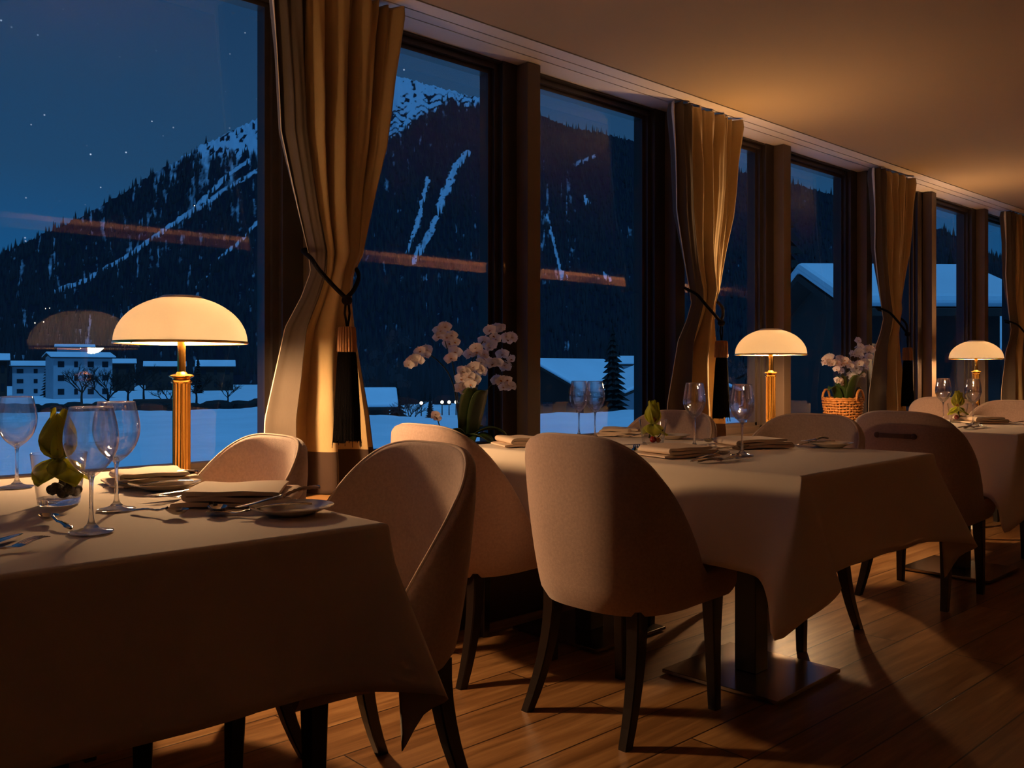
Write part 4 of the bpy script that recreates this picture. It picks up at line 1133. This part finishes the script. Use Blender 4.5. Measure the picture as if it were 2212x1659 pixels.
me.loops.add(tri.size); me.loops.foreach_set('vertex_index', tri.reshape(-1).astype(np.int32)); me.polygons.add(len(tri))
me.polygons.foreach_set('loop_start', np.arange(0, tri.size, 3, dtype=np.int32)); me.polygons.foreach_set('loop_total', np.full(len(tri), 3, dtype=np.int32))
me.materials.append(M['forest']); me.update(); me.validate()
fo = bpy.data.objects.new('conifer_forest', me); COL.objects.link(fo)
tag(fo, 'dark conifer forest covering the mountain flank', 'forest', kind='stuff')
# snow field
CRB = np.array([5, 17.83, 30.18, 38.98, 41.44, 45.36, 50.82, 53.15, 56.04, 58.88, 62.76, 67.02, 76.68, 79.91, 110.])
CRE = np.array([-.034, -0.0335, -0.0407, -0.0442, -0.0475, -0.0502, -0.0568, -0.0535, -0.0512, -0.0467, -0.041, -0.0439, -0.0424, -0.0414, -.041])
def ground_z(b, r):
    e = np.interp(b, CRB, CRE)+.0015*(fbm(b*.5, b*0, 90)-.5)*2; rc = np.interp(b, [56, 59, 62], [57., 75., 112.])
    hc = 1.04+e*rc
    near = -2.7+(hc+2.7)*np.clip((r-3)/(rc-3), 0, 1)**1.3
    s = np.clip((r-rc)/34, 0, 1); s = s*s*(3-2*s); far_ = hc+(-6.6-hc)*s
    z = np.where(r < rc, near, far_)
    k = np.clip((r-360)/80, 0, 1); z = z*(1-k)+(E0*r+1.04)*k
    return z+.18*(fbm(b*.9+r*.01, r*.12, 91)-.5)*np.clip((r-5)/10, 0, 1)
nb, nr = 360, 170
bb = np.linspace(112, 4, nb); rr = 4.2*np.exp(np.linspace(0, math.log(470/4.2), nr))
Bg, Rg = np.meshgrid(bb, rr); zz = ground_z(Bg, Rg)
V = np.stack([Rg*np.cos(np.radians(Bg)), np.maximum(Rg*np.sin(np.radians(Bg)), 3.6), zz], -1)
me = to_mesh('snow_field', V, nb, nr, M['snow'])
go = bpy.data.objects.new('snow_field', me); COL.objects.link(go); go['kind'] = 'structure'; go['label'] = 'snow covered field outside the windows'

def pb(b, r): return (r*math.cos(R(b)), r*math.sin(R(b)))
def gz(b, r): return float(ground_z(np.array([float(b)]), np.array([float(r)]))[0])
def house(label, b, r, w, d, h, roof_h, rows, cols, dark=False, turn=0, z=None, gable_front=False, snow_t=.35, over=.8):
    x, y = pb(b, r); z = gz(b, r) if z is None else z
    root = thing('house', label, 'house', (x, y, z), R(b-90+turn), 'houses of the village')
    wm = M['wall_dark'] if dark else M['wall_white']
    mb = MB()
    mb.box(-w/2, w/2, -d/2, d/2, -1.5, h)
    if gable_front:   # ridge runs away from the viewer
        for y0 in (-d/2, d/2): mb.add([(-w/2, y0, h), (w/2, y0, h), (0, y0, h+roof_h)], [(0, 1, 2)])
    else:
        for x0 in (-w/2, w/2): mb.add([(x0, -d/2, h), (x0, d/2, h), (x0, 0, h+roof_h)], [(0, 1, 2)])
    mb.obj('wall', wm, root)
    o = over; 
    def roofshape(t0, t1):
        v = []
        if gable_front:
            prof = [(-w/2-o, h-o*roof_h/(w/2)), (0, h+roof_h), (w/2+o, h-o*roof_h/(w/2))]
            for yy in (-d/2-o, d/2+o):
                v += [(px, yy, pz+t0) for px, pz in prof]+[(px, yy, pz+t1) for px, pz in prof]
        else:
            prof = [(-d/2-o, h-o*roof_h/(d/2)), (0, h+roof_h), (d/2+o, h-o*roof_h/(d/2))]
            for xx in (-w/2-o, w/2+o):
                v += [(xx, py, pz+t0) for py, pz in prof]+[(xx, py, pz+t1) for py, pz in prof]
        f = [(0, 1, 4, 3), (1, 2, 5, 4), (6, 9, 10, 7), (7, 10, 11, 8), (3, 4, 10, 9), (4, 5, 11, 10), (0, 6, 7, 1), (1, 7, 8, 2), (0, 3, 9, 6), (2, 8, 11, 5)]
        return v, f
    rf = mesh_obj('roof', *roofshape(0, .22), M['wall_dark'], root); fix_normals(rf)
    sn = mesh_obj('roof_snow', *roofshape(.23, .23+snow_t), M['snow'], rf); fix_normals(sn)
    bv = sn.modifiers.new('b', 'BEVEL'); bv.width = snow_t*.4; bv.segments = 2
    for i in range(rows):
        for j in range(cols):
            ww = w/cols*.42 if (j % 3) != 1 else w/cols*.25; hh_ = h/rows*.42
            cx_ = -w/2+w*(j+.5)/cols; cz = h*(i+.52)/rows
            MB().box(cx_-ww/2, cx_+ww/2, -d/2-.06, -d/2+.02, cz-hh_/2, cz+hh_/2).obj('window', M['win_dark'], root)
    return root
house('pale three storey house with rows of dark windows, left of the snowy mountain foot', 74.94, 290, 11.5, 9, 8.4, 1.0, 3, 3)
house('larger pale house with a blank lit side wall, left of the lamp shade reflection', 72.75, 262, 14, 10, 10.5, 1.0, 3, 4, turn=12)
house('flat pale house standing higher behind the other village houses', 72.95, 345, 11, 8, 15, .6, 1, 3)
house('dark house at the left picture edge of the village', 76.95, 287, 6, 8, 10, 1.4, 2, 3, dark=True)
house('dark house with a snowy roof behind the bare trees, left of the lamp column', 70.75, 345, 11, 9, 9.5, 1.2, 2, 3, dark=True)
house('wide dark house with a snowy roof seen right under the lamp shade', 68.15, 350, 13, 9, 8.5, 1.4, 2, 4, dark=True)
house('small dark house with a snowy roof right of the lamp column', 65.3, 340, 12, 9, 8.5, 1.8, 2, 3, dark=True)
house('chalet with a snow covered roof right of the nearest tassel', 57.2, 86, 6.8, 5, 2.9, 1.1, 1, 4, dark=True)
house('big chalet with a broad snow covered roof, left of the spruce', 43.5, 112, 13.5, 13, 5.3, 3.1, 1, 4, dark=True, turn=-36, gable_front=True, over=1.2, snow_t=.45, z=-6.7)
house('chalet with a snow covered roof right of the spruce, by the curtain edge', 37.9, 96, 11, 9, 5.4, 2.1, 1, 3, turn=28, gable_front=True, over=1.1, snow_t=.4, z=-6.6)
house('small white house behind, above the right chalet roof', 39.3, 165, 8, 7, 8.4, 1.0, 2, 2, snow_t=.4)
house('neighbouring dark building with a rounded snowy roof above the smaller orchid', 24.7, 33, 4.4, 6, 7.6, 1.1, 2, 2, dark=True, turn=25, snow_t=.4, z=-4.7)
house('neighbouring building with a steep snowy roof above the farthest lamp', 20.6, 46, 9, 8, 8.3, 2.6, 2, 3, dark=True, snow_t=.5, z=-6.6)
sh = tag(MB().box(-2.6, 2.6, -1.2, 1.2, -.5, 2.1, .15).obj('garden_shed', M['wall_dark']), 'low dark shed standing at the edge of the snow field, left of the lamp column', 'shed')
sh.location = (*pb(68.74, 128), gz(68.74, 128)); sh.rotation_euler = (0, 0, R(-20))

def make_conifer(seed, snowy=False):
    rs = random.Random(seed); root = thing('spruce_tree', 'x', 'tree')
    MB().lathe([(0, -.06), (.022, -.06), (.018, .2), (.004, .9), (0, .9)], 8).obj('trunk', M['trunk'], root)
    mb = MB(); L = 17
    for k in range(L):
        t = k/(L-1); z = .05+.92*t; r = .21*(1-t)**.85+.012; n = 22
        v = [(0, 0, z+.055)]
        for i in range(n):
            a = TAU*(i+rs.random()*.5)/n; rr = r*(1 if i % 2 else .66)*rs.uniform(.82, 1.12)
            v.append((rr*math.cos(a), rr*math.sin(a), z-.028-rr*.16+rs.uniform(-.01, .01)))
        v.append((0, 0, z-.01))
        f = [(0, 1+i, 1+(i+1) % n) for i in range(n)]+[(n+1, 1+(i+1) % n, 1+i) for i in range(n)]
        mb.add(v, f)
    mb.obj('foliage', M['conifer'], root); return root
con0 = make_conifer(2)
GT = 'dark spruce trees'
for b, r, h, w, l in [(40.75, 62, 6.3, 1.0, 'tall dark spruce between the two chalets beyond the middle window'),
                      (74.25, 275, 13, .9, 'dark spruce between the two pale village houses'), (54.4, 92, 6.5, 1.4, 'broad dark spruce left of the white orchid'),
                      (52.3, 58.5, 1.9, .9, 'little spruce on the snow bank just left of the orchid leaves'), (30.4, 50, 12.5, 1.1, 'tall spruce with branches at the top left of the window behind the basket'),
                      (21.2, 75, 14, 1.3, 'tall dark spruce above the steep snowy roof'), (66.3, 300, 12, .9, 'dark spruce far behind the lamp rod')]:
    p = place(con0, (*pb(b, r), gz(b, r)-.2), random.random()*6, l, GT, scale=(h*w, h*w, h))
def make_bare(seed):
    rs = random.Random(seed); root = thing('bare_tree', 'x', 'tree'); tr = MB(); br = MB()
    tr.tube([(0, 0, -.05), (.01, 0, .2), (0, .01, .42)], [.03, .022, .016], 6)
    def grow(p, d, L, r, lv):
        q = [p+d*L*.5+Vector((rs.uniform(-1, 1), rs.uniform(-1, 1), 0))*L*.06, p+d*L]
        br.tube([p]+q, [r, r*.8, r*.55], 5)
        if lv == 0: return
        for k in range(4):
            nd = (d+Vector((rs.uniform(-1, 1), rs.uniform(-1, 1), rs.uniform(-.2, .6)))*.8).normalized()
            grow(p+d*L*rs.uniform(.45, 1), nd, L*.62, r*.6, lv-1)
    for k in range(6):
        a = TAU*k/6; grow(Vector((0, 0, rs.uniform(.25, .42))), Vector((math.cos(a)*.8, math.sin(a)*.8, .75)).normalized(), .3, .012, 3)
    tr.obj('trunk', M['trunk'], root); br.obj('branches', M['trunk'], root); return root
bare0 = make_bare(4)
for b, r, h, l in [(72.6, 200, 10, 'bare tree in front of the larger pale village house'), (71.25, 158, 9.4, 'bare bushy tree above the closest wine glass'), (70.15, 200, 9.5, 'bare tree between the wine glasses and the lamp column'), (69.3, 226, 10, 'bare tree just left of the lamp column'),
                   (68.0, 160, 6.5, 'bare tree seen right behind the lamp column'), (66.4, 195, 9, 'bare tree right of the lamp column by the snow field'), (64.6, 190, 7, 'bare tree closest to the nearest curtain'), (53.6, 75, 4, 'bare bush beyond the snow bank, under the leftmost orchid flowers')]:
    place(bare0, (*pb(b, r), gz(b, r)), random.random()*6, l, 'bare winter trees', scale=h)
# dark hedge along the far edge of the field
mb = MB(); rs = random.Random(8)
for k in range(170):
    b = lerp(79, 61.5, k/169); r = 118+rs.uniform(-4, 4); x, y = pb(b, r); s = rs.uniform(.5, 1.15)
    mb.lathe([(0, -.6), (s*1.3, -.4), (s*1.2, s*.6), (s*.6, s*.95), (0, s)], 7, x, y, gz(b, r))
tag(mb.obj('hedge', M['conifer']), 'low dark hedge along the far edge of the snow field', 'hedge', kind='stuff')
# tiny distant lamps
def make_street():
    root = thing('street_lamp', 'x', 'street lamp')
    MB().lathe([(0, 0), (.05, 0), (.035, 1), (0, 1)], 8).obj('pole', M['legs'], root)
    autosmooth(MB().lathe([(.14*math.sin(PI*k/8), 1.1-.14*math.cos(PI*k/8)) for k in range(9)], 12).obj('lantern', M['bulb_far'], root)); return root
st0 = make_street()
def on_mount(b, e):
    t = (e-E0)/(float(sky_e(b))-E0); _, r, z = mpos(np.array([float(b)]), np.array([t])); return float(r[0]), float(z[0])
for b, e, l in [(66.5, .1683, 'single bright lamp high on the snowy avalanche track'), (74.69, .0564, 'leftmost lamp of the upper row of three at the forest foot'), (74.46, .0574, 'middle lamp of the upper row of three at the forest foot'), (74.22, .058, 'rightmost lamp of the upper row of three at the forest foot'),
                (74.99, .0431, 'left lamp of the lower pair at the forest foot'), (74.53, .0442, 'right lamp of the lower pair at the forest foot')]:
    r, z = on_mount(b, e)
    place(st0, (*pb(b, r-8), z-3), 0, l, 'tiny street lamps on the slope', scale=(5, 5, 4))
for b, e, l in [(52.86, -.0372, 'small light left of the orchid stems, beside the little spruce'), (51.55, -.0363, 'small light just right of the little spruce'), (51.11, -.0363, 'small light between the orchid stems, left one'), (50.67, -.0363, 'small light between the orchid stems, right one')]:
    place(st0, (*pb(b, 61), 1.04+e*61-.9), 0, l, 'small lights on the snow bank', scale=.8)

# ------------------------------------------------------------------ mirrored back of the room: pictures and a low sideboard
for i, (x, z, w, h) in enumerate([(2.1, 1.55, .5, .6), (5.2, 1.5, .7, .5), (8.4, 1.5, .6, .6)]):
    fr = MB().box(-w/2, w/2, 0, .03, -h/2, h/2, .004).obj('framed_picture', M['panel']); fr.location = (x, Y0+.051, z)
    tag(fr, ['small upright framed picture on the inner wall, nearest the left wall', 'wide framed picture on the inner wall, middle one of three', 'square framed picture on the inner wall, farthest from the left wall'][i], 'picture')
    MB().box(-w/2+.03, w/2-.03, .03, .034, -h/2+.03, h/2-.03).obj('canvas', M['painting'], fr)

# ------------------------------------------------------------------ moonlight, sky, camera
sl = bpy.data.lights.new('moon', 'SUN'); sl.energy = 1.25; sl.color = (.11, .47, 1.0); sl.angle = R(6)
so = bpy.data.objects.new('moon', sl); COL.objects.link(so); so.rotation_euler = Vector((.15, .42, -1)).to_track_quat('-Z', 'Y').to_euler()
w = bpy.data.worlds.new('night_sky'); sc.world = w; w.use_nodes = True; nt = w.node_tree
bg = nt.nodes['Background']; tc = N(nt, 'ShaderNodeTexCoord'); sx = N(nt, 'ShaderNodeSeparateXYZ'); nt.links.new(tc.outputs['Generated'], sx.inputs[0])
rp = N(nt, 'ShaderNodeValToRGB'); cr = rp.color_ramp
cr.elements[0].position = 0; cr.elements[0].color = (.0035, .105, .30, 1); cr.elements[1].position = 1; cr.elements[1].color = (.006, .02, .05, 1)
for p, c in ((.09, (.007, .085, .235, 1)), (.20, (.014, .062, .145, 1)), (.32, (.013, .050, .120, 1)), (.45, (.010, .036, .090, 1))):
    k = cr.elements.new(p); k.color = c
nt.links.new(sx.outputs['Z'], rp.inputs[0])
nv = N(nt, 'ShaderNodeVectorMath', operation='NORMALIZE'); nt.links.new(tc.outputs['Generated'], nv.inputs[0])
vo = N(nt, 'ShaderNodeTexVoronoi'); vo.inputs['Scale'].default_value = 100; nt.links.new(nv.outputs[0], vo.inputs['Vector'])
lt = N(nt, 'ShaderNodeMapRange'); lt.inputs[1].default_value = .11; lt.inputs[2].default_value = .04; lt.inputs[3].default_value = 0; lt.inputs[4].default_value = 1; nt.links.new(vo.outputs['Distance'], lt.inputs[0])
sp = N(nt, 'ShaderNodeSeparateColor'); nt.links.new(vo.outputs['Color'], sp.inputs[0])
pw = N(nt, 'ShaderNodeMath', operation='POWER'); pw.inputs[1].default_value = 7; nt.links.new(sp.outputs[0], pw.inputs[0])
ml = N(nt, 'ShaderNodeMath', operation='MULTIPLY'); nt.links.new(lt.outputs[0], ml.inputs[0]); nt.links.new(pw.outputs[0], ml.inputs[1])
ad = N(nt, 'ShaderNodeMixRGB', blend_type='ADD'); ad.inputs[0].default_value = 1; nt.links.new(rp.outputs[0], ad.inputs[1])
sc2 = N(nt, 'ShaderNodeVectorMath', operation='SCALE'); sc2.inputs[0].default_value = (.75, .85, 1); nt.links.new(ml.outputs[0], sc2.inputs['Scale'])
nt.links.new(sc2.outputs[0], ad.inputs[2]); nt.links.new(ad.outputs[0], bg.inputs[0]); bg.inputs[1].default_value = .82
cam = bpy.data.cameras.new('camera'); cam.lens = 1950/2212*36; cam.sensor_width = 36; cam.shift_y = -32.5/2212; cam.clip_end = 5000; cam.clip_start = .05
co = bpy.data.objects.new('camera', cam); COL.objects.link(co); co.location = (0, 0, 1.04); co.rotation_euler = (PI/2, 0, R(47.121-90)); sc.camera = co
sc.view_settings.view_transform = 'Standard'; sc.view_settings.look = 'None'; sc.view_settings.gamma = 1; sc.view_settings.exposure = .32; sc.view_settings.use_curve_mapping = False
cy = sc.cycles; cy.use_denoising = True; cy.max_bounces = 14; cy.diffuse_bounces = 5; cy.glossy_bounces = 6; cy.transmission_bounces = 12; cy.transparent_max_bounces = 24
cy.caustics_reflective = False; cy.caustics_refractive = False; cy.sample_clamp_indirect = 6
